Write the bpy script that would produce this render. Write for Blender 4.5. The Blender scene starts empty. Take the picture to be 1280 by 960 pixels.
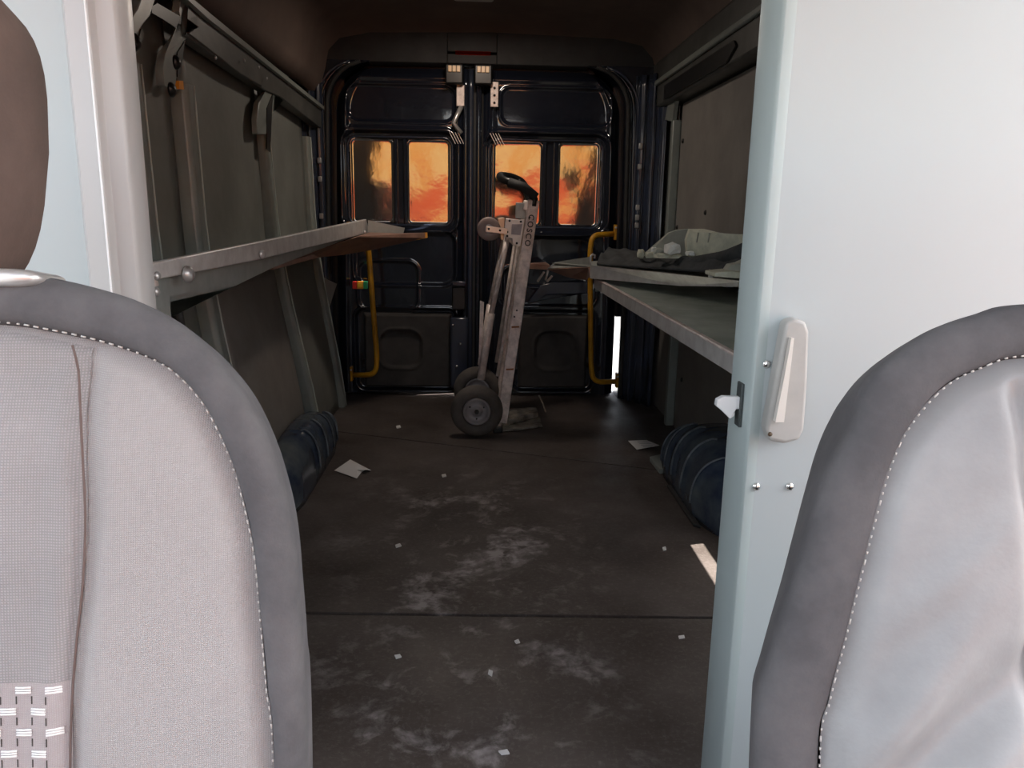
import bpy, bmesh, math, random
from mathutils import Vector, Matrix, noise
random.seed(7)
S = bpy.context.scene
COL = S.collection

# ------------------------------------------------------------------ camera
F, PCX, PCY = 985.0, 640.0, 480.0
def _basis():
    p, y, r = math.radians(12.5), math.radians(2.45), math.radians(1.0)
    fw = Vector((math.sin(y)*math.cos(p), math.cos(y)*math.cos(p), -math.sin(p)))
    rt = Vector((math.cos(y), -math.sin(y), 0)); up = rt.cross(fw)
    return rt*math.cos(r)+up*math.sin(r), up*math.cos(r)-rt*math.sin(r), fw
CR, CU, CW = _basis()
EYE = Vector((0, 0, 1.0))
cam = bpy.data.cameras.new('camera'); camo = bpy.data.objects.new('camera', cam); COL.objects.link(camo)
m = Matrix((CR, CU, -CW)).transposed().to_4x4(); m.translation = EYE; camo.matrix_world = m
cam.sensor_width = 36; cam.lens = F/1280*36; cam.clip_start = .02; cam.clip_end = 200
S.camera = camo
def ray(x, y): return CR*((x-PCX)/F) - CU*((y-PCY)/F) + CW
def atY(x, y, v): d = ray(x, y); return EYE+d*(v/d.y)
def atX(x, y, v): d = ray(x, y); return EYE+d*(v/d.x)
def atZ(x, y, v): d = ray(x, y); return EYE+d*((v-1)/d.z)

# ------------------------------------------------------------------ light
S.view_settings.view_transform = 'Standard'; S.view_settings.look = 'None'
S.view_settings.gamma = 1; S.view_settings.use_curve_mapping = False
S.view_settings.exposure = 0.08
SUN_D = Vector((-.62, -.15, -.72)).normalized()
w = bpy.data.worlds.new('sky'); S.world = w; w.use_nodes = True
nt = w.node_tree; bg = nt.nodes['Background']
sky = nt.nodes.new('ShaderNodeTexSky'); sky.sky_type = 'NISHITA'; sky.sun_disc = False
sky.sun_elevation = math.radians(48); sky.sun_rotation = math.radians(75); sky.dust_density = 3; sky.air_density = 1.0
hs = nt.nodes.new('ShaderNodeHueSaturation'); hs.inputs['Saturation'].default_value = .35
nt.links.new(sky.outputs[0], hs.inputs['Color']); nt.links.new(hs.outputs[0], bg.inputs[0]); bg.inputs[1].default_value = .8
sl = bpy.data.lights.new('sun', 'SUN'); sl.energy = 26; sl.angle = math.radians(.6); sl.color = (1, .93, .84)
so = bpy.data.objects.new('sun', sl); COL.objects.link(so); so.rotation_euler = SUN_D.to_track_quat('-Z', 'Y').to_euler()
so.location = (4, -2, 5)

# ------------------------------------------------------------------ materials
def mat(name, col, rough=.5, metal=0, ior=None, coat=0, bump=0, bscale=200, bdist=.002, var=0, vscale=6, col2=None, trans=0, aniso=None, emit=None):
    M = bpy.data.materials.new(name); M.use_nodes = True
    n = M.node_tree.nodes; l = M.node_tree.links; b = n['Principled BSDF']
    b.inputs['Base Color'].default_value = (*col, 1); b.inputs['Roughness'].default_value = rough
    b.inputs['Metallic'].default_value = metal
    if ior: b.inputs['IOR'].default_value = ior
    if coat: b.inputs['Coat Weight'].default_value = coat; b.inputs['Coat Roughness'].default_value = .05
    tc = n.new('ShaderNodeTexCoord')
    if var or col2:
        no = n.new('ShaderNodeTexNoise'); no.inputs['Scale'].default_value = vscale; no.inputs['Detail'].default_value = 8
        no.inputs['Roughness'].default_value = .65
        l.new(tc.outputs['Object'], no.inputs['Vector'])
        mr = n.new('ShaderNodeMapRange'); mr.inputs[1].default_value = .38; mr.inputs[2].default_value = .68
        l.new(no.outputs['Fac'], mr.inputs[0])
        mx = n.new('ShaderNodeMix'); mx.data_type = 'RGBA'
        c2 = col2 or tuple(min(1, c*(1+var)) for c in col)
        mx.inputs[6].default_value = (*col, 1); mx.inputs[7].default_value = (*c2, 1)
        l.new(mr.outputs[0], mx.inputs[0]); l.new(mx.outputs[2], b.inputs['Base Color'])
    if bump:
        nb = n.new('ShaderNodeTexNoise'); nb.inputs['Scale'].default_value = bscale; nb.inputs['Detail'].default_value = 4
        l.new(tc.outputs['Object'], nb.inputs['Vector'])
        bp = n.new('ShaderNodeBump'); bp.inputs['Strength'].default_value = bump; bp.inputs['Distance'].default_value = bdist
        l.new(nb.outputs['Fac'], bp.inputs['Height']); l.new(bp.outputs[0], b.inputs['Normal'])
    return M
def weave(name, col, col2, scale, rough=.85, bump=.6):
    M = mat(name, col, rough); n = M.node_tree.nodes; l = M.node_tree.links; b = n['Principled BSDF']
    b.inputs['Sheen Weight'].default_value = .3
    tc = n.new('ShaderNodeTexCoord'); fac = None
    hs = []
    for d in ('X', 'Z'):
        wv = n.new('ShaderNodeTexWave'); wv.bands_direction = d; wv.inputs['Scale'].default_value = scale
        wv.inputs['Distortion'].default_value = .4; wv.inputs['Detail'].default_value = 1
        l.new(tc.outputs['Object'], wv.inputs['Vector']); hs.append(wv)
    mu = n.new('ShaderNodeMath'); mu.operation = 'MULTIPLY'; l.new(hs[0].outputs['Fac'], mu.inputs[0]); l.new(hs[1].outputs['Fac'], mu.inputs[1])
    no = n.new('ShaderNodeTexNoise'); no.inputs['Scale'].default_value = 9; no.inputs['Detail'].default_value = 6
    l.new(tc.outputs['Object'], no.inputs['Vector'])
    ad = n.new('ShaderNodeMath'); ad.operation = 'MULTIPLY_ADD'; ad.inputs[1].default_value = .55; l.new(mu.outputs[0], ad.inputs[0])
    s2 = n.new('ShaderNodeMath'); s2.operation = 'MULTIPLY'; s2.inputs[1].default_value = .7; l.new(no.outputs['Fac'], s2.inputs[0]); l.new(s2.outputs[0], ad.inputs[2])
    mx = n.new('ShaderNodeMix'); mx.data_type = 'RGBA'; mx.inputs[6].default_value = (*col, 1); mx.inputs[7].default_value = (*col2, 1)
    l.new(ad.outputs[0], mx.inputs[0]); l.new(mx.outputs[2], b.inputs['Base Color'])
    bp = n.new('ShaderNodeBump'); bp.inputs['Strength'].default_value = bump; bp.inputs['Distance'].default_value = .0006
    l.new(mu.outputs[0], bp.inputs['Height']); l.new(bp.outputs[0], b.inputs['Normal'])
    return M

GLOSS = mat('black_gloss_paint', (.012, .015, .025), .09, ior=1.9, bump=.25, bscale=9, bdist=.004)
GLOSSB = mat('navy_gloss_paint', (.03, .04, .07), .2, ior=1.7, bump=.3, bscale=14, bdist=.004, col2=(.03, .035, .045), vscale=9)
MIRROR = mat('window_blank_gloss', (.008, .008, .01), .07, ior=3.6, bump=.2, bscale=5, bdist=.006)
TRIM = mat('dark_trim_board', (.04, .036, .034), .75, bump=.4, bscale=150, bdist=.001, var=.5, vscale=14)
BOARD = mat('grey_hardboard', (.20, .185, .17), .55, bump=.25, bscale=60, bdist=.001, var=.35, vscale=5)
BOARDL = mat('green_grey_hardboard', (.16, .165, .15), .5, bump=.25, bscale=60, bdist=.001, var=.35, vscale=5)
RIB = mat('painted_grey_green_metal', (.22, .24, .22), .34, ior=1.6, bump=.15, bscale=20, var=.25, vscale=12)
RAIL = mat('dark_metal_rail', (.06, .06, .055), .4, bump=.2, bscale=25, var=.7, vscale=10)
CEIL = mat('dark_liner', (.12, .085, .07), .8, bump=.4, bscale=260, bdist=.001, var=.4, vscale=3)
PART = mat('light_grey_partition_paint', (.48, .53, .54), .34, ior=1.5, bump=.12, bscale=3, bdist=.01)
PARTE = mat('grey_partition_edge', (.42, .49, .49), .4, bump=.1, bscale=60)
PARTW = mat('warm_lit_post_grey', (.47, .45, .44), .32, bump=.05, bscale=80)  # warm light on the post is put into this grey
ALU = mat('brushed_aluminium', (.80, .78, .76), .36, .35, bump=.3, bscale=90, bdist=.0008, col2=(.6, .57, .55), vscale=18)
ALUW = mat('scuffed_aluminium', (.92, .80, .74), .42, .15, bump=.4, bscale=120, bdist=.0008, col2=(.55, .46, .42), vscale=30)
STEELG = mat('green_grey_steel', (.34, .36, .34), .42, .3, bump=.2, bscale=60, var=.3, vscale=14)
BROWN = mat('orange_lit_underside', (.34, .2, .15), .5, .2, bump=.2, bscale=50, var=.5, vscale=10)  # orange light bounced onto the shelf ends, put into this brown
SHTOP = mat('green_grey_shelf_top', (.40, .45, .40), .22, .2, bump=.2, bscale=8, bdist=.003, var=.6, vscale=5)
CHROME = mat('bright_chrome', (.85, .85, .85), .15, 1)
YEL = mat('yellow_enamel', (.62, .30, .008), .4, bump=.1, bscale=40, col2=(.42, .2, .01), vscale=20)
RUB = mat('black_rubber', (.02, .02, .02), .7, bump=.3, bscale=120, var=.8, vscale=8)
RUBG = mat('dusty_tyre_rubber', (.08, .07, .063), .85, bump=.5, bscale=90, var=.8, vscale=12)
HUB = mat('grey_wheel_rim', (.32, .3, .31), .45, .3, bump=.1, bscale=60, var=.3, vscale=20)
BLKP = mat('black_plastic', (.012, .012, .012), .35)
ARCH = mat('navy_ribbed_plastic', (.035, .05, .085), .22, ior=1.5, bump=.4, bscale=18, bdist=.003, col2=(.11, .13, .14), vscale=7)
PAPER = mat('white_paper', (.75, .74, .74), .7)
RED = mat('red_plastic', (.6, .03, .02), .35); AMB = mat('amber_plastic', (.85, .35, .03), .35); GRN = mat('green_plastic', (.02, .3, .12), .35)
WOOD = mat('worn_scratched_plate', (.42, .38, .32), .55, .2, bump=.6, bscale=40, bdist=.004, col2=(.06, .055, .05), vscale=14)
CARD = mat('pale_greenish_board', (.78, .78, .64), .8, bump=.5, bscale=40, bdist=.003, col2=(.5, .52, .42), vscale=14)
CARDD = mat('grey_board_face', (.36, .37, .32), .8, bump=.5, bscale=40, bdist=.003, var=.4, vscale=10)
FOAMW = mat('white_foam', (.92, .94, .88), .8, bump=.5, bscale=60, bdist=.004, var=.2)
BLANK = mat('charcoal_moving_blanket', (.035, .038, .04), .9, bump=.7, bscale=90, bdist=.003, var=.8, vscale=20)
SEATL = weave('light_grey_seat_weave', (.28, .265, .262), (.44, .425, .42), 230)
SEATC = weave('grey_seat_centre_weave', (.18, .175, .175), (.42, .40, .40), 170)
SEATS = mat('charcoal_seat_suede', (.075, .073, .078), .9, bump=.5, bscale=500, bdist=.0006, col2=(.13, .125, .13), vscale=11)
SEATR = mat('smooth_light_grey_seat_vinyl', (.25, .25, .255), .42, bump=.3, bscale=300, bdist=.0005, col2=(.34, .345, .35), vscale=6)
HEAD = mat('brown_grey_headrest_suede', (.085, .055, .045), .8, bump=.4, bscale=400, bdist=.0006, var=.5, vscale=12)
THREAD = mat('pale_thread', (.6, .58, .55), .7)
SEAM = mat('brown_piping', (.13, .09, .08), .7)
BARW = mat('white_woven_bar', (.85, .84, .83), .7, bump=.6, bscale=500, bdist=.001)
PLASG = mat('pale_beige_plastic', (.44, .43, .41), .35, ior=1.5, var=.15, vscale=12)
SILV = mat('satin_silver', (.55, .54, .53), .3, .6)
ASPH = mat('asphalt', (.2, .2, .2), .9, var=.2)
ORANGE = mat('orange_wall_paint', (.72, .05, .003), .6, col2=(.8, .15, .01), vscale=1.2)
YELW = mat('pale_yellow_wall_paint', (.85, .28, .02), .6, col2=(.98, .68, .25), vscale=1.5)
BODY = mat('white_van_body', (.6, .6, .6), .4)
LENSM = bpy.data.materials.new('amber_translucent_lens'); LENSM.use_nodes = True
_n = LENSM.node_tree.nodes; _n.clear(); _o = _n.new('ShaderNodeOutputMaterial'); _t = _n.new('ShaderNodeBsdfTranslucent'); _t.inputs[0].default_value = (1, .45, .2, 1)
LENSM.node_tree.links.new(_t.outputs[0], _o.inputs[0])
LENSR = LENSM.copy(); LENSR.name = 'red_translucent_lens'; LENSR.node_tree.nodes['Translucent BSDF'].inputs[0].default_value = (1, .16, .08, 1)

def floor_mat():
    M = mat('dirty_rubber_floor', (.03, .024, .022), .5); n = M.node_tree.nodes; l = M.node_tree.links; b = n['Principled BSDF']
    tc = n.new('ShaderNodeTexCoord'); V = tc.outputs['Object']
    def N(sc, det=8, dist=0, ro=.6):
        x = n.new('ShaderNodeTexNoise'); x.inputs['Scale'].default_value = sc; x.inputs['Detail'].default_value = det
        x.inputs['Distortion'].default_value = dist; x.inputs['Roughness'].default_value = ro; l.new(V, x.inputs['Vector']); return x.outputs['Fac']
    def R(i, a, c, lo=0, hi=1):
        x = n.new('ShaderNodeMapRange'); x.inputs[1].default_value = a; x.inputs[2].default_value = c; x.inputs[3].default_value = lo; x.inputs[4].default_value = hi
        l.new(i, x.inputs[0]); return x.outputs[0]
    def MU(a, c, op='MULTIPLY'):
        x = n.new('ShaderNodeMath'); x.operation = op; x.use_clamp = op == 'ADD'
        l.new(a, x.inputs[0])
        if isinstance(c, float): x.inputs[1].default_value = c
        else: l.new(c, x.inputs[1])
        return x.outputs[0]
    def MIX(f, a, c):
        x = n.new('ShaderNodeMix'); x.data_type = 'RGBA'; l.new(f, x.inputs[0])
        for s, v in ((6, a), (7, c)):
            if isinstance(v, tuple): x.inputs[s].default_value = (*v, 1)
            else: l.new(v, x.inputs[s])
        return x.outputs[2]
    # scuffed zone: along the middle of the aisle
    sep = n.new('ShaderNodeSeparateXYZ'); l.new(V, sep.inputs[0])
    dx = n.new('ShaderNodeMath'); dx.operation = 'ABSOLUTE'
    sx = n.new('ShaderNodeMath'); sx.operation = 'SUBTRACT'; sx.inputs[1].default_value = -.02; l.new(sep.outputs[0], sx.inputs[0]); l.new(sx.outputs[0], dx.inputs[0])
    zx = R(dx.outputs[0], .5, .12); zy = R(sep.outputs[1], 3.2, 2.4)
    zone = MU(zx, zy)
    chalk = R(N(3.6, 9, .35, .62), .54, .62); chalk2 = R(N(10, 8, .5, .65), .56, .68)
    sc = MU(MU(chalk, R(N(30, 6, .5), .35, .6)), zone)
    sc2 = MU(MU(chalk2, zone), .55)
    allsc = MU(sc, sc2, 'ADD')
    spk = R(N(75, 6, 0, .8), .5, .72)
    base = MIX(R(N(2.2, 6), .35, .65), (.045, .033, .028), (.10, .082, .075))
    base = MIX(MU(spk, .55), base, (.19, .17, .16))
    base = MIX(MU(allsc, .85), base, (.42, .38, .38))
    l.new(base, b.inputs['Base Color'])
    l.new(R(N(3.5, 6), .3, .7, .38, .7), b.inputs['Roughness'])
    bp = n.new('ShaderNodeBump'); bp.inputs['Strength'].default_value = .5; bp.inputs['Distance'].default_value = .0015
    l.new(N(120, 4), bp.inputs['Height']); l.new(bp.outputs[0], b.inputs['Normal'])
    return M
FLOOR = floor_mat()

# ------------------------------------------------------------------ mesh helpers
def link(name, bm, M, parent=None, bevel=0, smooth=False, solid=0, kind=None, seg=2):
    me = bpy.data.meshes.new(name); bmesh.ops.recalc_face_normals(bm, faces=bm.faces); bm.to_mesh(me); bm.free()
    o = bpy.data.objects.new(name, me); COL.objects.link(o); me.materials.append(M)
    if smooth:
        for p in me.polygons: p.use_smooth = True
    if solid:
        md = o.modifiers.new('solidify', 'SOLIDIFY'); md.thickness = solid; md.offset = 0
    if bevel:
        md = o.modifiers.new('bevel', 'BEVEL'); md.width = bevel; md.segments = seg; md.limit_method = 'ANGLE'; md.angle_limit = math.radians(40)
        for p in me.polygons: p.use_smooth = True
        me.set_sharp_from_angle(angle=math.radians(45)) if hasattr(me, 'set_sharp_from_angle') else None
    if parent: o.parent = parent
    if kind: o['kind'] = kind
    return o
def tag(o, label, cat, group=None):
    o['label'] = label; o['category'] = cat
    if group: o['group'] = group
    return o
def thing(name, label, cat, loc=(0, 0, 0), group=None):
    o = bpy.data.objects.new(name, None); COL.objects.link(o); o.empty_display_size = .1
    return tag(o, label, cat, group)
def struct(o, label=None):
    o['kind'] = 'structure'
    if label: o['label'] = label
    return o
def B(): return bmesh.new()
def box(bm, x0, x1, y0, y1, z0, z1, R=None, c=None):
    vs = [bm.verts.new((x, y, z)) for x in (x0, x1) for y in (y0, y1) for z in (z0, z1)]
    for f in ((0, 1, 3, 2), (4, 6, 7, 5), (0, 4, 5, 1), (2, 3, 7, 6), (0, 2, 6, 4), (1, 5, 7, 3)): bm.faces.new([vs[i] for i in f])
    if R is not None:
        c = Vector(c)
        for v in vs: v.co = c+R @ (v.co-c)
    return bm
def beam(bm, a, b, w, h, up=(0, 0, 1)):
    a, b = Vector(a), Vector(b); d = (b-a).normalized(); s = d.cross(Vector(up)).normalized(); u = s.cross(d)
    vs = [bm.verts.new(p+s*i*w/2+u*j*h/2) for p in (a, b) for i, j in ((-1, -1), (1, -1), (1, 1), (-1, 1))]
    for f in ((0, 1, 2, 3), (7, 6, 5, 4), (0, 4, 5, 1), (1, 5, 6, 2), (2, 6, 7, 3), (3, 7, 4, 0)): bm.faces.new([vs[i] for i in f])
    return bm
def prism(bm, pts, vec):
    pts = [Vector(p) for p in pts]; vec = Vector(vec)
    a = [bm.verts.new(p) for p in pts]; b = [bm.verts.new(p+vec) for p in pts]; n = len(pts)
    bm.faces.new(a); bm.faces.new(b[::-1])
    for i in range(n): bm.faces.new((a[i], b[i], b[(i+1) % n], a[(i+1) % n]))
    bmesh.ops.triangulate(bm, faces=[f for f in bm.faces if len(f.verts) > 4])
    return bm
def sheet(bm, pts):
    bm.faces.new([bm.verts.new(p) for p in pts]); bmesh.ops.triangulate(bm, faces=bm.faces[:]); return bm
def smooth_path(pts, r=.05, n=6):
    pts = [Vector(p) for p in pts]; out = [pts[0]]
    for i in range(1, len(pts)-1):
        p, a, b = pts[i], pts[i-1], pts[i+1]; q = min(r, (a-p).length*.49, (b-p).length*.49)
        s, e = p+(a-p).normalized()*q, p+(b-p).normalized()*q
        for k in range(n+1): t = k/n; out.append(s*(1-t)**2+p*2*t*(1-t)+e*t*t)
    return out+[pts[-1]]
def tube(bm, pts, r, n=12, cap=True, closed=False, sx=1):
    pts = [Vector(p) for p in pts]; rings = []; N = len(pts); up = None
    for i, p in enumerate(pts):
        if closed: d = pts[(i+1) % N]-pts[i-1]
        else: d = pts[min(i+1, N-1)]-pts[max(i-1, 0)]
        d.normalize()
        if up is None: up = Vector((0, 0, 1)) if abs(d.z) < .9 else Vector((1, 0, 0))
        s = d.cross(up).normalized(); up = s.cross(d).normalized()
        rr = r[i] if isinstance(r, (list, tuple)) else r
        rings.append([bm.verts.new(p+s*math.cos(2*math.pi*k/n)*rr*sx+up*math.sin(2*math.pi*k/n)*rr) for k in range(n)])
    for i in range(N if closed else N-1):
        A, Bq = rings[i], rings[(i+1) % N]
        for k in range(n): bm.faces.new((A[k], A[(k+1) % n], Bq[(k+1) % n], Bq[k]))
    if cap and not closed: bm.faces.new(rings[0]); bm.faces.new(rings[-1][::-1])
    return bm
def lathe(bm, prof, c, axis, n=40, closed=False):
    c, axis = Vector(c), Vector(axis).normalized(); s = axis.orthogonal().normalized(); t = axis.cross(s)
    rings = [[bm.verts.new(c+axis*h+(s*math.cos(2*math.pi*k/n)+t*math.sin(2*math.pi*k/n))*max(r, 1e-4)) for k in range(n)] for r, h in prof]
    m_ = len(rings)
    for i in range(m_ if closed else m_-1):
        A, Q = rings[i], rings[(i+1) % m_]
        for k in range(n): bm.faces.new((A[k], A[(k+1) % n], Q[(k+1) % n], Q[k]))
    return bm
def screw(bm, c, axis, r=.006):
    return lathe(bm, [(0, r*.75), (r*.6, r*.65), (r, r*.25), (r, 0), (0, 0)], c, axis, 14)
def ss(a, b, x):
    t = max(0, min(1, (x-a)/(b-a))); return t*t*(3-2*t)
def sdrr(x, z, x0, x1, z0, z1, r):
    cx, cz, hx, hz = (x0+x1)/2, (z0+z1)/2, (x1-x0)/2-r, (z1-z0)/2-r
    qx, qz = abs(x-cx)-hx, abs(z-cz)-hz
    return math.hypot(max(qx, 0), max(qz, 0))+min(max(qx, qz), 0)-r
def field(bm, xs, zs, hf, xl=None, y0=0, edge=None):
    """heightfield facing the camera: vertex (x, y0+hf, z)"""
    G = []
    for z in zs:
        row = []
        for t in xs:
            x = xl(z)[0]+(xl(z)[1]-xl(z)[0])*t if xl else t
            row.append(bm.verts.new((x, y0+hf(x, z), z)))
        G.append(row)
    for i in range(len(zs)-1):
        for j in range(len(xs)-1): bm.faces.new((G[i][j], G[i][j+1], G[i+1][j+1], G[i+1][j]))
    return bm
def lin(a, b, n): return [a+(b-a)*i/(n-1) for i in range(n)]

# ------------------------------------------------------------------ SETTING: ground, outside
o = struct(link('ground', box(B(), -30, 30, -30, 30, -.75, -.7), ASPH), 'grey asphalt outside the van')
ow = struct(link('reflection_wall', box(B(), -9, 7, -9.2, -9, -.7, 1.3), ORANGE), 'sunlit orange wall added ahead of the van, standing in for what the rear doors reflect')  # out of view, added to give the door blanks an orange reflection
ow.matrix_world = Matrix.Rotation(math.radians(32), 4, 'Z')
link('wall_cap', box(B(), -9, 7, -9.2, -9.0, 1.3, 2.6), YELW, ow)  # added upper band, gives the reflections their yellow part

# ------------------------------------------------------------------ floor
fl = struct(link('floor', box(B(), -.98, 1.04, .95, 4.4, -.08, -.012), BLKP), 'dark dusty cargo floor')
def pan(pts): return prism(B(), [(x, y, -.012) for x, y in pts], (0, 0, .012))
link('floor_mat', pan([(-.97, .98), (1.02, .98), (1.02, 1.777), (-.97, 1.838)]), FLOOR, fl, bevel=.001)
link('floor_mat', pan([(-.97, 1.851), (1.02, 1.790), (1.02, 2.830), (-.97, 3.602)]), FLOOR, fl, bevel=.001)
link('floor_mat', pan([(-.97, 3.611), (1.02, 2.839), (1.02, 4.32), (-.97, 4.32)]), FLOOR, fl, bevel=.001)

# ------------------------------------------------------------------ left wall
XL = -.88
wl = struct(link('wall_left', box(B(), -.98, -.95, 1.16, 4.34, -.08, 1.95), BODY), 'dark left cargo wall of boards between steel ribs')
def xw(z):     # inner face of the boards
    for (za, xa), (zb, xb) in zip([(-.02, -.70), (.2, -.725), (.66, -.80), (.88, -.825), (1.3, -.835), (1.5, -.84)], [(.2, -.725), (.66, -.80), (.88, -.825), (1.3, -.835), (1.5, -.84), (2, -.84)]):
        if z <= zb: return xa+(xb-xa)*(z-za)/(zb-za)
    return -.84
def wboard(ya, yb, za, zb, M, bow=0, dx=0, slant=0):
    bm = B(); G = []
    for i in range(13):
        z = za+(zb-za)*i/12
        G.append([bm.verts.new((xw(z)-.012+dx+bow*math.sin(math.pi*j/10)*math.sin(math.pi*i/12*.9), ya+(yb-ya)*j/10+slant*(za-z), z)) for j in range(11)])
    for i in range(12):
        for j in range(10): bm.faces.new((G[i][j], G[i][j+1], G[i+1][j+1], G[i+1][j]))
    return link('wall_panel', bm, M, wl, smooth=True, solid=.006)
wboard(1.18, 1.98, .0, 1.48, BOARDL); wboard(2.03, 2.29, .0, 1.48, BOARDL)
wboard(2.36, 3.14, .80, 1.46, BOARDL); wboard(3.2, 3.92, .80, 1.46, BOARDL)
wboard(2.42, 3.22, .0, .795, BOARD, bow=.03); wboard(3.26, 3.95, .0, .80, BOARDL, bow=.01)
EDGEM = mat('grey_green_highlight', (.5, .54, .5), .35)  # bright highlight along the rib edges, put into the colour
def rib(y, wd, dp=.03, z0=0, z1=1.32, lean=0, M=RIB):
    bm = B(); pr = []
    zs = lin(z0, z1, 12)
    for z in zs:
        yy = y+lean*(1.0-z); x = xw(z)
        pr.append([bm.verts.new(p) for p in ((x-.03, yy-wd/2, z), (x+dp*.6, yy-wd/2, z), (x+dp, yy-wd/2+.012, z), (x+dp, yy+wd/2-.012, z), (x+dp*.5, yy+wd/2, z), (x-.03, yy+wd/2, z))])
    for a, b in zip(pr, pr[1:]):
        for k in range(5): bm.faces.new((a[k], a[k+1], b[k+1], b[k]))
    o = link('rib', bm, M, wl, bevel=.004)
    link('rib_highlight', tube(B(), [(xw(z)+dp+.001, y+wd/2-.010+lean*(1.0-z), z) for z in zs], .0025, 8), EDGEM, o, smooth=True)
    return o
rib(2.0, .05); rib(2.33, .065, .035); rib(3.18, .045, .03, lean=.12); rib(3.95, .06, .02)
# bracket arms curving up from the ribs to the rail (plates standing off the wall)
def xplate(name, pts, xv, th, M, par, bev=.003):
    return link(name, prism(B(), [atX(px, py, xv) for px, py in pts], (-th, 0, 0)), M, par, bevel=bev)
xplate('bracket_arm', [(154, 42), (163, 24), (172, 10), (178, -6), (196, -6), (188, 20), (178, 32), (171, 44), (167, 62), (160, 60), (152, 70)], -.80, .02, RIB, wl)
xplate('bracket_arm', [(207, 66), (216, 56), (224, 44), (227, 28), (224, 14), (226, 0), (236, -4), (262, 30), (248, 34), (236, 44), (228, 58), (224, 75), (219, 108), (206, 108), (204, 85)], -.80, .02, RIB, wl)
xplate('bracket_arm', [(321, 150), (324, 128), (333, 116), (340, 96), (352, 104), (360, 118), (343, 117), (336, 130), (333, 168), (322, 168)], -.80, .02, RIB, wl)
xplate('slot_recess', [(222, 66), (231, 52), (226, 92), (222, 96)], -.797, .004, BLKP, wl, 0)
xplate('slot_recess', [(170, 62), (177, 36), (173, 60), (172, 64)], -.797, .004, BLKP, wl, 0)
xplate('slot_recess', [(334, 135), (341, 118), (338, 190), (334, 186)], -.797, .004, BLKP, wl, 0)
# rail: dark box section with lighter upper lip
xplate('rail', [(232, 0), (240, 0), (400, 128), (412, 142), (412, 168), (352, 122), (330, 112), (232, 44), (262, 30), (235, 5)], -.79, .04, RAIL, wl, .004)
xplate('rail_lip', [(236, -6), (262, 16), (405, 133), (405, 137), (260, 23), (232, -3)], -.775, .03, RIB, wl, .003)
xplate('slot_recess', [(190, 8), (197, 4), (228, 22), (226, 40), (214, 30), (190, 16)], -.80, .004, BLKP, wl, 0)
xplate('rail_lip', [(236, 42), (242, 36), (260, 46), (330, 95), (328, 108), (300, 92)], -.785, .012, RAIL, wl, .003)
for px, py in ((269, 72), (305, 76), (323, 84), (333, 98)):
    link('rivet', screw(B(), atX(px, py, -.773), (1, 0, 0), .006), SILV, wl, smooth=True)
for px, py in ((160, 90), (213, 112), (219, 78), (168, 52)):
    link('grommet', screw(B(), atX(px, py, -.775), (1, 0, 0), .018), BLKP, wl, smooth=True)
link('tan_clip', prism(B(), [atX(px, py, -.80) for px, py in ((224, 101), (229, 101), (230, 112), (224, 111))], (-.02, 0, 0)), AMB, wl)
# triangular gusset near the rear
link('gusset', prism(B(), [atY(px, py, 3.98) for px, py in ((399, 345), (421, 355), (409, 392))], (0, .006, 0)), BOARD, wl)

# ------------------------------------------------------------------ right wall
bm = B(); box(bm, 1.0, 1.03, 1.16, 4.34, -.08, .352); box(bm, 1.0, 1.03, 1.16, 4.34, .435, 1.95)
box(bm, 1.0, 1.03, 1.16, 1.35, .352, .435); box(bm, 1.0, 1.03, 2.33, 4.34, .352, .435)  # unseen slot left open, added to throw a strip of sun on the floor
wr = struct(link('wall_right', bm, BODY), 'grey hardboard right cargo wall with steel ribs')
def rboard(ya, yb, za, zb, x=.93, M=BOARD):
    return link('wall_panel', box(B(), x, x+.006, ya, yb, za, zb), M, wr, bevel=.001)
rboard(1.18, 1.98, .46, 1.5); rboard(2.0, 2.32, .42, .72); rboard(2.34, 3.6, .0, .72); rboard(3.66, 4.22, .0, .72)
rboard(2.34, 3.80, .735, 1.49); rboard(3.87, 4.2, .735, 1.49); rboard(2.0, 2.33, .735, 1.49)
bm = B(); box(bm, .893, .935, 3.815, 3.86, .73, 1.42); link('rib', bm, RIB, wr, bevel=.006)
bm = B(); box(bm, .893, .935, 3.61, 3.65, 0, .72); link('rib', bm, RIB, wr, bevel=.006)
bm = B(); beam(bm, (.915, 4.14, .0), (.915, 4.14, 1.42), .03, .03, (1, 0, 0)); link('rib', bm, RIB, wr, bevel=.005)
bm = B(); box(bm, .86, .96, 1.3, 4.25, 1.50, 1.72); link('rail', bm, RAIL, wr, bevel=.012)
bm = B(); box(bm, .845, .862, 1.3, 4.22, 1.60, 1.625); link('rail_lip', bm, RIB, wr, bevel=.006)
bm = B(); prism(bm, [(.857, 2.9, 1.512), (.857, 3.86, 1.512), (.857, 3.86, 1.575), (.857, 2.83, 1.572), (.857, 2.8, 1.55)], (-.006, 0, 0)); link('slot_recess', bm, BLKP, wr)
xplate('bracket_arm', [(831, 150), (835, 128), (838, 105), (846, 112), (843, 130), (840, 152)], .89, -.02, RIB, wr)
for y, z in ((2.62, 1.42), (2.7, 1.25), (3.75, 1.32), (3.76, .93), (3.3, 1.0), (3.55, .5), (2.6, 1.36), (3.5, .25)):
    link('grommet', screw(B(), (.93, y, z), (-1, 0, 0), .011), BLKP, wr, smooth=True)

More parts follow.
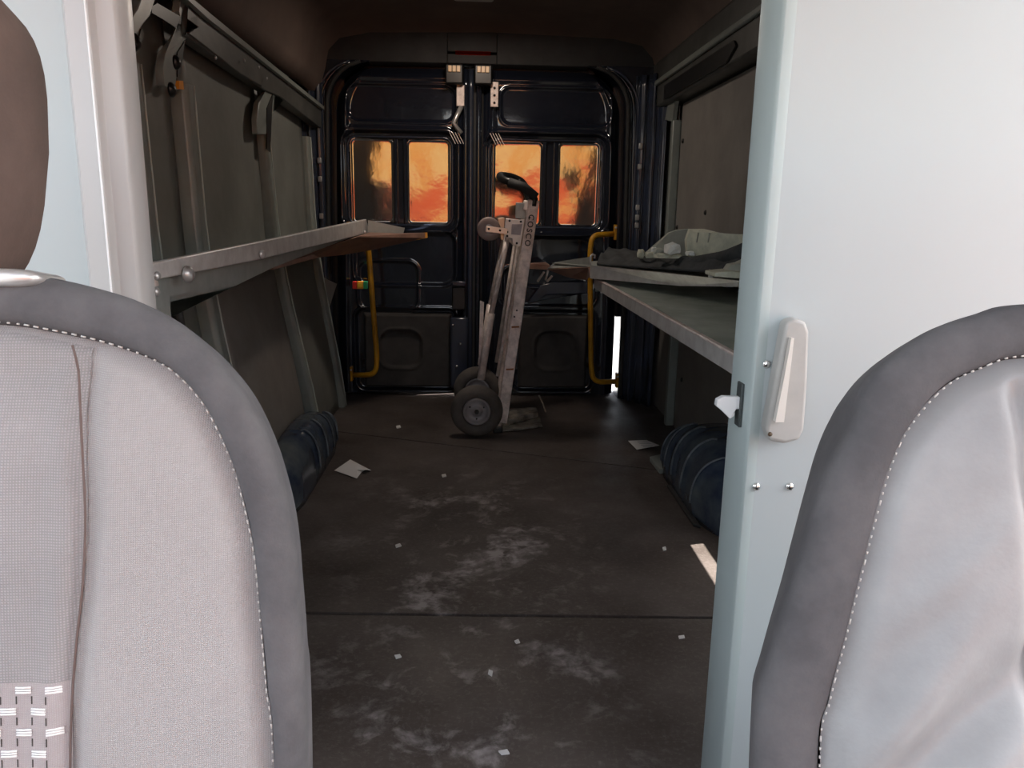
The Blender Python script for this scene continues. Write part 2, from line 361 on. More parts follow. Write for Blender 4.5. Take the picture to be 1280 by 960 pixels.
# ------------------------------------------------------------------ ceiling
bm = B(); prof = [(-.84, 1.55), (-.80, 1.62), (-.76, 1.80), (-.70, 1.86), (-.55, 1.89), (.05, 1.905), (.65, 1.89), (.80, 1.86), (.86, 1.80), (.90, 1.68), (.93, 1.6)]
rows = []
for y in lin(1.1, 4.02, 8): rows.append([bm.verts.new((x, y, z)) for x, z in prof])
rows.append([bm.verts.new((x, 4.2, z-.06)) for x, z in prof])
rows.append([bm.verts.new((x, 4.3, min(z, 1.78)-.05)) for x, z in prof])
for a, b in zip(rows, rows[1:]):
    for k in range(len(prof)-1): bm.faces.new((a[k], a[k+1], b[k+1], b[k]))
ce = struct(link('ceiling', bm, CEIL, smooth=True, solid=.02), 'dark brown lined cargo ceiling')
struct(link('roof', box(B(), -1.0, 1.06, 1.05, 4.4, 1.95, 1.98), BODY, ce))
lf = thing('ceiling_lamp', 'pale cargo lamp at the top edge above the rear doors', 'lamp')
p = atZ(592, -14, 1.88)
link('lamp_lens', box(B(), p.x-.085, p.x+.085, p.y-.04, p.y+.11, 1.855, 1.885), PLASG, lf, bevel=.01)
ll = bpy.data.lights.new('cargo_lamp_light', 'AREA'); ll.shape = 'RECTANGLE'; ll.size = .16; ll.size_y = .12; ll.energy = 5; ll.color = (1, .85, .72)
lo_ = bpy.data.objects.new('cargo_lamp_light', ll); COL.objects.link(lo_); lo_.location = (p.x, p.y+.035, 1.85); lo_.parent = lf
link('lamp_base', box(B(), p.x-.10, p.x+.10, p.y-.055, p.y+.125, 1.88, 1.90), TRIM, lf, bevel=.004)

# ------------------------------------------------------------------ rear frame + doors
YD = 4.2
def oxl(z, side, ins=0):
    """door opening half outline, rounded at top"""
    zt = 1.705-ins
    e = (-.78+ins) if side < 0 else (.755-ins)
    c = .21
    inward = .03*max(0, (z-.4))/1.3
    e = e+inward if side < 0 else e-inward
    if z > zt-c:
        q = min(1, (z-(zt-c))/c); d = c*(1-math.sqrt(max(0, 1-q*q)))
        e = e+d if side < 0 else e-d
    return e
zs_ = lin(.0, 1.705, 60)
# wall_rear: pillars + header with real openings for lenses and a door gap
bm = B()
def quadstrip(bm, A, Bp, y0, y1):
    """solid strip between polylines A (inner) and Bp (outer) in XZ"""
    a0 = [bm.verts.new((x, y0, z)) for x, z in A]; b0 = [bm.verts.new((x, y0, z)) for x, z in Bp]
    a1 = [bm.verts.new((x, y1, z)) for x, z in A]; b1 = [bm.verts.new((x, y1, z)) for x, z in Bp]
    for i in range(len(A)-1):
        bm.faces.new((a0[i], a0[i+1], b0[i+1], b0[i])); bm.faces.new((a1[i], b1[i], b1[i+1], a1[i+1]))
        bm.faces.new((a0[i], a1[i], a1[i+1], a0[i+1])); bm.faces.new((b0[i], b0[i+1], b1[i+1], b1[i]))
quadstrip(bm, [(oxl(z, -1), z) for z in zs_], [(-.97, z) for z in zs_], 4.16, 4.32)
quadstrip(bm, [(oxl(z, 1), z) for z in zs_], [(1.02, z) for z in zs_], 4.16, 4.32)
wre = struct(link('wall_rear', bm, GLOSS, bevel=.006), 'glossy black rear door frame of the van')
bm = B()
box(bm, -.97, -.17, 4.16, 4.34, 1.70, 1.95); box(bm, .075, 1.02, 4.16, 4.34, 1.70, 1.95)
box(bm, -.17, .075, 4.16, 4.34, 1.70, 1.745); box(bm, -.17, .075, 4.16, 4.34, 1.755, 1.95)
link('header', bm, RUB, wre, bevel=.004)
link('sill', box(B(), -.9, .95, 4.16, 4.34, -.06, -.004), RAIL, wre, bevel=.003)
link('brake_light_lens', box(B(), -.13, .045, 4.155, 4.165, 1.741, 1.758), LENSR, wre)
bm = B()
quadstrip(bm, [(oxl(z, -1, .06), z) for z in zs_ if z < 1.64]+[(0, 1.64)], [(-.97, z) for z in zs_ if z < 1.64]+[(-.97, 1.72)], 4.285, 4.295)
quadstrip(bm, [(oxl(z, 1, .06), z) for z in zs_ if .43 < z < 1.64]+[(0, 1.64)], [(1.02, z) for z in zs_ if .43 < z < 1.64]+[(1.02, 1.72)], 4.285, 4.295)
link('seal_backing', bm, BLKP, wre)  # added behind the door gaps to block stray daylight
link('seal_backing', box(B(), -.7, .68, 4.285, 4.295, 1.6, 1.735), BLKP, wre)
# weatherstrip tubes following the opening
for off, r, M in ((-.012, .011, RUB), (-.04, .006, GLOSS), (-.062, .007, GLOSSB)):
    for sd in (-1, 1):
        pts = [(oxl(z, sd)+(-1 if sd < 0 else 1)*(-off-.0), 4.152, z) for z in lin(.02, 1.70, 70)]
        link('door_seal', tube(B(), pts, r, 8), M, wre, smooth=True)
# D-pillars: folded glossy sheet between side walls and doors
def pillar(x0, x1, sgn):
    bm = B(); n = 26; zz = lin(0, 1.66, 34); G = []
    for z in zz:
        row = []
        for i in range(n):
            t = i/(n-1); x = x0+(x1-x0)*t
            y = 4.15-.17*t**1.3+.018*math.sin(t*19)+.008*math.sin(t*47+z*1.2)+.012*noise.noise(Vector((x*9, z*3, sgn)))
            row.append(bm.verts.new((x, y, z)))
        G.append(row)
    for a, b in zip(G, G[1:]):
        for k in range(n-1): bm.faces.new((a[k], a[k+1], b[k+1], b[k]))
    return link('pillar', bm, GLOSSB, wre, smooth=True, solid=.006)
pillar(-.775, -.87, -1); pillar(.775, .90, 1)
for x, y, zr in ((-.80, 4.10, (.95, 1.13, 1.22)), (.80, 4.10, (1.32, 1.22, 1.02, .97, .93))):
    for z in zr: link('pillar_slot', box(B(), x-.010, x+.010, y-.02, y-.005, z-.014, z+.014), SILV, wre, bevel=.004)
for x, z in ((-.748, .05), (-.72, .02)): link('bolt', screw(B(), (x, 4.12, z), (0, -1, 0), .012), SILV, wre, smooth=True)

LATCHM = mat('lit_amber_latch', (1, .72, .45), .3)  # orange light on the latch strikers, put into their base colour
def rdoor(name, label, xa, xb, sd, feats, win, panes, hollow, trim):
    """rear door: pressed inner skin as relief"""
    d = thing(name, label, 'door'); del d['category']; struct(d)
    def xl(z):
        if sd < 0: return (oxl(z, -1, .022), xb)
        return (xa, oxl(z, 1, .022))
    def h(x, z):
        y = 0.0
        # edge roll
        lo, hi = xl(z); e = min(x-lo, hi-x, 1.683-z+.0)
        y += .028*(1-ss(0, .035, e))
        y -= .012*math.exp(-((e-.05)/.012)**2)
        for (x0, x1, z0, z1, r, dep, sof) in feats:
            s = sdrr(x, z, x0, x1, z0, z1, r); y += dep*(1-ss(-sof, sof*.3, s))
            y -= .004*math.exp(-((s-.006)/.006)**2)
        s = sdrr(x, z, *win, .07)
        y += .016*(1-ss(-.012, .004, s)) - .012*math.exp(-((s-.012)/.010)**2)
        s2 = sdrr(x, z, win[0]+.022, win[1]-.022, win[2]+.022, win[3]-.022, .05)
        y += .014*(1-ss(-.006, .004, s2))
        y += .004*noise.noise(Vector((x*4, z*4, 3.1)))
        return y
    bm = B(); field(bm, lin(0, 1, 150), lin(.015, 1.683, 340), h, xl, YD)
    # cut window hole
    kill = [f for f in bm.faces if sdrr(f.calc_center_median().x, f.calc_center_median().z, win[0]+.03, win[1]-.03, win[2]+.03, win[3]-.03, .045) < -.004]
    bmesh.ops.delete(bm, geom=kill, context='FACES')
    link('inner_skin', bm, GLOSS, d, smooth=True)
    # outer skin closes the door
    bm = B(); quadstrip(bm, [(xl(z)[0], z) for z in lin(.0, 1.69, 40)], [(xl(z)[1], z) for z in lin(.0, 1.69, 40)], YD+.075, YD+.085)
    link('outer_skin', bm, BODY, d)
    # window blanks, gently dished like the bowed door (centre further away)
    def dish(x, z): return -((x-.04)**2)/(2*(7.6 if sd < 0 else 6.0))-((z-1.02)**2)/(2*12)
    for (x0, x1, z0, z1) in panes:
        def hp(x, z):
            s = sdrr(x, z, x0, x1, z0, z1, .03)
            return .064+dish(x, z)+.0012*noise.noise(Vector((x*7, z*6, 1.3)))-.006*math.exp(-((s+.004)/.004)**2)
        link('window_blank', field(B(), lin(x0, x1, 50), lin(z0, z1, 80), hp, None, YD), MIRROR, d, smooth=True)
    m0 = panes[0][1]; m1 = panes[1][0]
    bm = B(); zz0, zz1 = win[2]+.02, win[3]-.02
    yb = YD+.05
    for k, (a, b_) in enumerate(((m0-.006, m0+.016), (m1-.016, m1+.006))): box(bm, a, b_, yb-.022, yb+.02, zz0, zz1)
    box(bm, m0, m1, yb-.008, yb+.02, zz0, zz1)
    link('window_divider', bm, GLOSS, d, bevel=.007, seg=3)
    # inner bead around window
    pts = []
    x0, x1, z0, z1 = win[0]+.024, win[1]-.024, win[2]+.024, win[3]-.024; r = .05
    for cx, cz, a0 in ((x1-r, z1-r, 0), (x0+r, z1-r, 90), (x0+r, z0+r, 180), (x1-r, z0+r, 270)):
        for k in range(9): a = math.radians(a0+k*90/8); pts.append((cx+r*math.cos(a), YD+.026, cz+r*math.sin(a)))
    link('window_bead', tube(B(), pts, .007, 8, closed=True), GLOSSB, d, smooth=True)
    # lower trim board with D shaped hollow
    tx0, tx1, tz0, tz1 = trim
    def ht(x, z):
        s = sdrr(x, z, *hollow); return -.012+.016*(1-ss(-.012, .002, s))-.004*math.exp(-((s-.008)/.007)**2)+.03*(1-ss(.0, .012, min(x-tx0, tx1-x, z-tz0, tz1-z)))
    link('trim_board', field(B(), lin(tx0, tx1, 70), lin(tz0, tz1, 80), ht, None, YD), TRIM, d, smooth=True)
    return d
dl = rdoor('door_2', 'left rear door, glossy black, behind the shelf with rivets', -.78, -.072, -1,
    [(-.675, -.13, 1.425, 1.60, .06, .012, .008), (-.66, -.13, .60, .885, .07, .014, .012), (-.64, -.33, .47, .72, .05, .008, .008), (-.66, -.12, .03, .475, .05, .02, .012)],
    (-.707, -.122, .885, 1.375), [(-.672, -.445, .91, 1.345), (-.385, -.155, .91, 1.345)], (-.535, -.31, .155, .36, .07), (-.62, -.15, .045, .45))
dr = rdoor('door_3', 'right rear door, glossy black, behind the hand truck', .008, .755, 1,
    [(.10, .66, 1.42, 1.60, .05, .012, .008), (.19, .61, .60, .86, .09, .014, .012), (.12, .62, .50, .70, .05, .008, .008), (.18, .62, .03, .475, .05, .02, .012)],
    (.02, .655, .885, 1.375), [(.06, .325, .91, 1.345), (.395, .62, .91, 1.345)], (.30, .52, .155, .36, .07), (.21, .585, .045, .45))
# centre overlap posts, latches, lock box
for x, M, rr, y in ((-.078, GLOSS, .013, 4.185), (-.052, GLOSSB, .014, 4.20), (-.012, GLOSS, .014, 4.19)):
    link('edge_bead', tube(B(), [(x, y, z) for z in lin(.03, 1.68, 20)], rr, 12), M, dl, smooth=True)
link('astragal', box(B(), -.07, .012, 4.21, 4.24, .01, 1.69), RUB, dl, bevel=.01)
link('lock_box', box(B(), -.145, -.075, 4.13, 4.20, .48, .60), BLKP, dl, bevel=.006)
link('lock_box', box(B(), -.155, -.06, 4.12, 4.20, .06, .44), GLOSSB, dl, bevel=.01)
link('lock_cover', box(B(), -.145, -.075, 4.115, 4.14, .605, .63), GLOSSB, dl, bevel=.005)
for x, z in ((-.10, .30), (-.12, .18), (-.09, .12), (-.14, .40)): link('bolt', screw(B(), (x, 4.118, z), (0, -1, 0), .008), CHROME, dl, smooth=True)
for dd, x in ((dl, -.135), (dr, .008)):
    link('latch_body', box(B(), x-.045, x+.045, 4.13, 4.2, 1.60, 1.695), BLKP, dd, bevel=.008)
    for k in (-1, 0, 1): link('latch_striker', box(B(), x+k*.021-.009, x+k*.021+.009, 4.122, 4.132, 1.655, 1.685), LATCHM, dd, bevel=.003)
link('latch_plate', box(B(), -.125, -.085, 4.165, 4.172, 1.50, 1.60), ALUW, dl, bevel=.003)
link('latch_plate', box(B(), .045, .085, 4.165, 4.172, 1.50, 1.62), ALUW, dr, bevel=.003)
for k in range(3): link('bolt', screw(B(), (.065, 4.163, 1.52+k*.035), (0, -1, 0), .006), BLKP, dr, smooth=True)
link('latch_rod', tube(B(), [(-.10, 4.17, 1.5), (-.14, 4.17, 1.42), (-.10, 4.17, 1.37)], .012, 8), SILV, dl, smooth=True)
for x0_, x1_, dd in ((-.16, -.095, dl), (.045, .11, dr)):
    bm = B()
    for k in range(4): beam(bm, (x0_+k*.014, 4.18, 1.375), (x0_+k*.014+.03, 4.18, 1.32), .003, .006, (0, 1, 0))
    link('grille_bars', bm, SILV, dd)
# purple-brown strap of bent sheet along the right door pocket edge
link('pocket_flange', prism(B(), [atY(px, py, 4.15) for px, py in ((664, 373), (676, 357), (690, 353), (734, 353), (734, 367), (700, 368), (682, 368), (672, 377), (660, 379))], (0, .012, 0)), GLOSSB, dr, bevel=.003)
# ------------------------------------------------------------------ partition (front of cargo)
bm = B(); box(bm, -1.0, -.535, 1.13, 1.15, -.3, 1.95); box(bm, -.535, .44, 1.13, 1.15, 1.82, 1.95)
wf = struct(link('wall_front', bm, PART), 'pale grey partition panel behind the left seat')
def extr(name, prof, z0, z1, M, par, **k):
    bm = B(); a = [bm.verts.new((x, y, z0)) for x, y in prof]; b = [bm.verts.new((x, y, z1)) for x, y in prof]
    for i in range(len(prof)-1): bm.faces.new((a[i], a[i+1], b[i+1], b[i]))
    return link(name, bm, M, par, **k)
extr('door_post', [(-.545, 1.13), (-.534, 1.112), (-.507, 1.108), (-.503, 1.096), (-.4985, 1.096), (-.495, 1.108), (-.474, 1.112), (-.470, 1.118), (-.470, 1.16), (-.49, 1.16)], -.08, 1.82, PARTW, wf, solid=.003, bevel=.0015)
link('post_highlight', tube(B(), [(-.5008, 1.0955, z) for z in (-.08, 1.82)], .0016, 8), mat('white_highlight', (.9, .9, .9), .2), wf, smooth=True)  # highlight on the post ridge, painted as a thin white line
d1 = struct(link('door_1', box(B(), .415, 1.05, 1.13, 1.142, -.08, 1.95), PART), 'pale grey sliding partition door on the right')
extr('door_edge', [(.424, 1.131), (.4085, 1.129), (.4045, 1.134), (.3985, 1.20), (.405, 1.205)], -.08, 1.82, PARTE, d1, solid=.002, bevel=.0015)
hd = link('handle', prism(B(), [(.4225, 1.128, .690), (.430, 1.128, .672), (.452, 1.128, .668), (.474, 1.128, .674), (.480, 1.128, .69), (.478, 1.128, .76), (.473, 1.128, .835), (.466, 1.128, .851), (.449, 1.128, .855), (.437, 1.128, .848)], (0, -.026, 0)), PLASG, d1, bevel=.008, seg=4)
link('handle_grip', prism(B(), [(.431, 1.101, .704), (.444, 1.101, .704), (.4465, 1.101, .80), (.447, 1.101, .828), (.443, 1.101, .828), (.438, 1.101, .77)], (0, -.010, 0)), mat('cream_grip', (.78, .73, .67), .25), hd, bevel=.002)
link('keyhole', screw(B(), (.429, 1.102, .683), (0, -1, 0), .0035), mat('dark_brass', (.1, .06, .03), .4), hd, smooth=True)
for px, py in ((958, 455), (945, 608), (987, 608)):
    link('screw', screw(B(), atY(px, py, 1.130), (0, -1, 0), .0068), CHROME, d1, smooth=True)
bm = B(); prism(bm, [(.404, 1.165, .726), (.372, 1.165, .727), (.363, 1.165, .722), (.362, 1.165, .712), (.372, 1.165, .704), (.385, 1.165, .692), (.391, 1.165, .697), (.391, 1.165, .707), (.404, 1.165, .708)], (0, -.012, 0))
link('latch_bolt', bm, mat('white_latch', (.82, .83, .84), .3), d1, bevel=.003, seg=3)
link('latch_slot', box(B(), .397, .4015, 1.148, 1.170, .680, .748), mat('dark_slot', (.06, .07, .07), .5), d1, bevel=.001)

# ------------------------------------------------------------------ cab shell around the camera
cb = struct(link('cab_floor', box(B(), -1.0, 1.06, -1.2, 1.13, -.35, -.3), RUB), 'black cab floor')
bm = B()
box(bm, -1.04, -1.0, -1.2, 1.16, -.35, .50); box(bm, 1.06, 1.10, -1.2, 1.16, -.35, .50)
box(bm, -1.04, -1.0, -1.2, 1.16, 1.60, 1.95); box(bm, 1.06, 1.10, -1.2, 1.16, 1.60, 1.95)
box(bm, -1.04, -1.0, 1.05, 1.16, .50, 1.60); box(bm, 1.06, 1.10, 1.09, 1.16, .50, 1.60)
struct(link('cab_sides', bm, BODY), 'cab doors beside the seats')
struct(link('cab_roof', box(B(), -1.04, 1.10, -.60, 1.16, 1.95, 1.98), mat('pale_headliner', (.5, .5, .49), .9)), 'pale cab headliner')
bm = B()
box(bm, -1.0, 1.06, -1.25, -.75, -.3, .42); beam(bm, (-1.0, -1.2, .45), (-1.0, -.58, 1.96), .07, .07, (1, 0, 0)); beam(bm, (1.06, -1.2, .45), (1.06, -.58, 1.96), .07, .07, (1, 0, 0))
struct(link('dashboard', bm, BLKP, bevel=.01), 'black dashboard and windscreen pillars')

# ------------------------------------------------------------------ seats
def resample(pts, n):
    L = [0]
    for a, b in zip(pts, pts[1:]): L.append(L[-1]+math.hypot(b[0]-a[0], b[1]-a[1]))
    out = []
    for i in range(n):
        s = L[-1]*i/(n-1); k = 0
        while k < len(L)-2 and L[k+1] < s: k += 1
        t = (s-L[k])/max(1e-9, L[k+1]-L[k]); out.append((pts[k][0]+(pts[k+1][0]-pts[k][0])*t, pts[k][1]+(pts[k+1][1]-pts[k][1])*t))
    return out
def catmull(pts, n=8):
    P = [pts[0]]+list(pts)+[pts[-1]]; out = []
    for i in range(1, len(P)-2):
        for k in range(n):
            t = k/n; r = []
            for c in (0, 1):
                p0, p1, p2, p3 = P[i-1][c], P[i][c], P[i+1][c], P[i+2][c]
                r.append(.5*((2*p1)+(-p0+p2)*t+(2*p0-5*p1+4*p2-p3)*t*t+(-p0+3*p1-3*p2+p3)*t**3))
            out.append(tuple(r))
    return out+[pts[-1]]
TILT = math.radians(10)
SN = Vector((0, -math.cos(TILT), math.sin(TILT)))    # seat face normal, to the camera
EV = Vector((0, math.sin(TILT), math.cos(TILT)))
def uv(px, py, O):
    d = ray(px, py); t = (O-EYE).dot(SN)/d.dot(SN); p = EYE+d*t-O; return (p.x, p.dot(EV))
def seat(name, label, cx, inward, outl, stit, seam, face_m, cen_m, wr_, insert=False, head=True):
    O = Vector((cx, .47, .55)); t = thing(name, label, 'seat')
    sg = inward
    o_ = [uv(px, py, O) for px, py in outl]; s_ = [uv(px, py, O) for px, py in stit]
    o_ = [(abs(u), v) for u, v in o_]; s_ = [(abs(u), v) for u, v in s_]
    vb = -.22
    o_ = [(o_[0][0]+.003, vb)]+o_+[(0, o_[-1][1]+.004)]
    s_ = [(s_[0][0]+.003, vb+.03)]+s_+[(0, s_[-1][1]+.003)]
    N = 120
    def full(c):
        r = resample(catmull(c), N)                      # bottom to top centre
        a = [(sg*u, v) for u, v in r]
        b = [(-sg*u, v) for u, v in r[::-1]][1:]
        loop = a+b
        nb = 24; u0, v0 = loop[-1]; u1, v1 = loop[0]
        return loop+[(u0+(u1-u0)*k/nb, v0+(v1-v0)*k/nb) for k in range(1, nb)]
    PO, PS = full(o_), full(s_)
    def P(u, v, d): return O+Vector((u, 0, 0))+EV*v+SN*d
    sp = catmull([uv(px, py, O) for px, py in seam])
    def us(v):
        if v >= sp[0][1]: return abs(sp[0][0])
        for a, b in zip(sp, sp[1:]):
            if b[1] <= v <= a[1]: q = (v-a[1])/(b[1]-a[1]+1e-9); return abs(a[0]+(b[0]-a[0])*q)
        return abs(sp[-1][0])
    vtop = sp[0][1]
    smax = max(v for u, v in PS)
    def dep(u, v, k):      # k: 0 centre .. 1 stitch line
        d = .028*(1-k**3)-.006*ss(.93, 1, k)
        fade = 1-ss(vtop-.02, vtop+.01, v)
        e = abs(abs(u)-us(v)); d -= .010*math.exp(-(e/.009)**2)*fade
        if abs(u) < us(v): d -= .008*ss(0, .03, e)*fade
        return d+wr_(u*sg, v)
    vs0 = vb+.12; vs1 = smax-.16
    NR = 64; bm = B(); rings = []
    for i in range(NR+1):
        k = i/NR; ring = []
        for (u, v) in PS:
            cu, cv = 0, min(max(v, vs0), vs1)
            uu, vv = cu+(u-cu)*k, cv+(v-cv)*k
            ring.append(bm.verts.new(P(uu, vv, dep(uu, vv, k))))
        rings.append(ring)
    M_ = len(PS)
    for a, b in zip(rings, rings[1:]):
        for j in range(M_): bm.faces.new((a[j], a[(j+1) % M_], b[(j+1) % M_], b[j]))
    bmesh.ops.remove_doubles(bm, verts=bm.verts, dist=1e-5)
    face = link('backrest_front', bm, face_m, t, smooth=True)
    # surround
    bm = B(); rings = []
    prof = [(0, -.008), (.06, -.001), (.15, .004), (.35, .006), (.55, .005), (.75, .003), (.88, -.001), (.96, -.005), (1, -.011), (.95, -.021), (.80, -.042), (.58, -.07), (.28, -.10), (.05, -.12)]
    for k, d in prof:
        ring = []
        for (u, v), (a, b) in zip(PS, PO):
            uu, vv = u+(a-u)*k, v+(b-v)*k
            ring.append(bm.verts.new(P(uu, vv, d+wr_(uu*sg, vv)*.5*(d > -.05)+.0025*noise.noise(Vector((uu*16, vv*16, cx))))))
        rings.append(ring)
    for a, b in zip(rings, rings[1:]):
        for j in range(M_): bm.faces.new((a[j], a[(j+1) % M_], b[(j+1) % M_], b[j]))
    bm.faces.new(rings[-1])
    link('backrest_side', bm, SEATS, t, smooth=True)['label'] = 'charcoal suede surround'
    # stitching just outside the stitch line
    bm = B(); acc = 0; i = 0; prev = None; line = []
    for (u, v), (a, b) in zip(PS[:2*N-1], PO[:2*N-1]):
        k = .05; line.append(P(u+(a-u)*k, v+(b-v)*k, .0005+wr_(u*sg, v)*.5))
    L = 0; seg = []
    for a, b in zip(line, line[1:]):
        n_ = max(1, int((b-a).length/.0015))
        for q in range(n_):
            p_ = a.lerp(b, q/n_); L += (b-a).length/n_
            if (L % .0062) < .0042: seg.append(p_)
            elif seg:
                if len(seg) > 1: tube(bm, [seg[0], seg[-1]], .0007, 5)
                seg = []
    st = link('stitching', bm, THREAD, t, kind='stuff', smooth=True)
    # vertical seams
    for sd in (-1, 1):
        pts = []
        for v in lin(vtop, vb+.02, 70):
            u = sd*us(v); pts.append(P(u, v, dep(u, v, .3)+.0015))
        # follow the cushion
        link('seam', tube(B(), pts, .0008, 6), SEAM, face, smooth=True)
    return t, P, dep, us, face, PS

def noW(u, v): return .003*noise.noise(Vector((u*7, v*5, .3)))
sl_t, PL, depL, usL, faceL, PSL = seat('passenger_seat', 'light grey fabric seat on the left, in the foreground', -.40, 1,
    [(380, 960), (377, 860), (372, 760), (366, 690), (352, 620), (330, 555), (300, 497), (262, 445), (220, 405), (170, 378), (120, 361), (60, 347), (0, 340)],
    [(340, 960), (331, 860), (322, 760), (315, 690), (300, 620), (282, 565), (255, 510), (220, 470), (180, 447), (120, 428), (60, 415), (0, 406)],
    [(115, 432), (116, 480), (120, 560), (124, 640), (121, 720), (112, 800), (106, 880), (104, 960)], SEATL, SEATC, noW)
# woven insert between the seams, below the plain fabric
vi = uv(60, 838, Vector((-.40, .47, .55)))[1]
def rib_strip(bm, u0, u1, v0, v1, off):
    nu = 24; nv = 12; G = [[bm.verts.new(PL(u0+(u1-u0)*i/nu, v0+(v1-v0)*j/nv, off(u0+(u1-u0)*i/nu, v0+(v1-v0)*j/nv))) for i in range(nu+1)] for j in range(nv+1)]
    for j in range(nv):
        for i in range(nu): bm.faces.new((G[j][i], G[j][i+1], G[j+1][i+1], G[j+1][i]))
def cush(u, v):
    # depth of the front cushion at (u,v): k from the side distance
    k = min(1, abs(u)/.262); return depL(u, v, k)
def cast(u, v):
    dg = bpy.context.evaluated_depsgraph_get()
bpy.context.view_layer.update()
from mathutils.bvhtree import BVHTree
bvh = BVHTree.FromPolygons([v.co for v in faceL.data.vertices], [p.vertices for p in faceL.data.polygons])
def surf(u, v, up=.001):
    o0 = PL(u, v, .2); h = bvh.ray_cast(o0, -SN); return (h[0]+SN*up) if h[0] else PL(u, v, .02+up)
ins = B(); ui = usL(vi)-.0025
nu, nv = 60, 20; vb_ = -.17
G = [[ins.verts.new(surf(-ui+2*ui*i/nu, vb_+(vi-vb_)*j/nv, .0012)) for i in range(nu+1)] for j in range(nv+1)]
for j in range(nv):
    for i in range(nu): ins.faces.new((G[j][i], G[j][i+1], G[j+1][i+1], G[j+1][i]))
insert = link('woven_insert', ins, weave('pinkish_insert_weave', (.33, .295, .295), (.46, .42, .42), 260), faceL, smooth=True)
def vst(u):
    best = None
    for a, b in zip(PSL, PSL[1:]):
        if (a[0]-u)*(b[0]-u) <= 0 and max(a[1], b[1]) > .1 and a[0] != b[0]: best = a[1]+(b[1]-a[1])*(u-a[0])/(b[0]-a[0])
    return best
cp = B(); nu, nv = 70, 90; u_t = usL(.3); G = []
for i in range(nu+1):
    q = -1+2*i/nu; vt = vst(q*u_t)-.004; G.append([cp.verts.new(surf(q*(usL(vi+(vt-vi)*j/nv)-.0012), vi+(vt-vi)*j/nv, .0009)) for j in range(nv+1)])
for i in range(nu):
    for j in range(nv): cp.faces.new((G[i][j], G[i+1][j], G[i+1][j+1], G[i][j+1]))
link('centre_panel', cp, SEATC, faceL, smooth=True)['label'] = 'coarser grey centre fabric'
bars = B(); slots = B(); cw = .0098; rh = .0142
r = 0; v = vi-.003
while v > vb_+.01:
    c = -int(ui/cw)
    while c*cw < ui-cw:
        u0 = c*cw+(.0049 if 0 else 0)
        if (c+r) % 2 == 0:
            for q in range(3):
                a, b = surf(u0, v-q*.0017, .0018), surf(u0+cw*.98, v-q*.0017, .0018); tube(bars, [a, (a+b)/2+SN*.0004, b], .0007, 6)
        tube(slots, [surf(u0, v-.006, .0012), surf(u0, v-rh+.003, .0012)], .0005, 5)
        c += 1
    v -= rh; r += 1
link('woven_bars', bars, BARW, faceL, kind='stuff', smooth=True)['label'] = 'rows of short white woven bars'
link('weave_slits', slots, TRIM, faceL, kind='stuff')
# headrest of left seat
def headrest(t, cx):
    O = Vector((cx, .53, .912))
    bm = B(); N = 48; rings = []
    def sh(k):    # rounded rectangle outline, flat sides
        a = 2*math.pi*k/N; c, s = math.cos(a), math.sin(a); n_ = 3.6
        return (math.copysign(abs(c)**(2/n_), c), math.copysign(abs(s)**(2/n_), s))
    for d, s in ((.03, .02), (.03, .5), (.028, .85), (.02, .955), (.008, .99), (-.006, 1.0), (-.03, 1.0), (-.06, .97), (-.085, .85), (-.095, .5), (-.095, .02)):
        rings.append([bm.verts.new(O+Vector((sh(k)[0]*.128*s*(1-.08*max(0, -sh(k)[1])), 0, 0))+EV*(.135+sh(k)[1]*.122*s)+SN*d) for k in range(N)])
    for a, b in zip(rings, rings[1:]):
        for k in range(N): bm.faces.new((a[k], a[(k+1) % N], b[(k+1) % N], b[k]))
    link('headrest', bm, HEAD, t, smooth=True)['label'] = 'brown suede headrest'
    st = B()
    for k in range(0, 220):
        def pt(q):
            a = 2*math.pi*q/220; c, s = math.cos(a), math.sin(a); x, z = math.copysign(abs(c)**(2/3.6), c), math.copysign(abs(s)**(2/3.6), s)
            return O+Vector((x*.128*.965*(1-.08*max(0, -z)), 0, 0))+EV*(.135+z*.122*.965)+SN*.0185
        tube(st, [pt(k), pt(k+.6)], .0007, 5)
    link('headrest_stitching', st, mat('tan_thread', (.3, .2, .16), .8), t, kind='stuff')
    for sx in (-1, 1):
        p = O+Vector((sx*.06, 0, 0))
        link('headrest_post', tube(B(), [p+EV*-.06-SN*.02, p+EV*.1-SN*.02], .006, 12), CHROME, t, smooth=True)
HC = -.440
headrest(sl_t, HC)
bm = B(); pc = [uv(px, py, Vector((-.40, .47, .55))) for px, py in ((30, 348),)][0]
cu, cv = pc; prof = []
def pill(bm, cu, cv, hw, hh, d0, d1):
    N = 28; R_ = []
    for d, s in ((d1, .2), (d1, .75), (d1-.004, .95), (d0, 1.0), (d0-.03, 1.0)):
        R_.append([bm.verts.new(PL(cu+(hw*s)*math.copysign(abs(math.cos(2*math.pi*k/N))**.6, math.cos(2*math.pi*k/N)), cv+hh*s*math.copysign(abs(math.sin(2*math.pi*k/N))**.8, math.sin(2*math.pi*k/N)), d)) for k in range(N)])
    for a, b in zip(R_, R_[1:]):
        for k in range(N): bm.faces.new((a[k], a[(k+1) % N], b[(k+1) % N], b[k]))
    bm.faces.new(R_[0])
pill(bm, cu-.012, cv, .024, .0062, .0, .010); link('post_sleeve', bm, SILV, sl_t, smooth=True)['label'] = 'silver headrest sleeve'

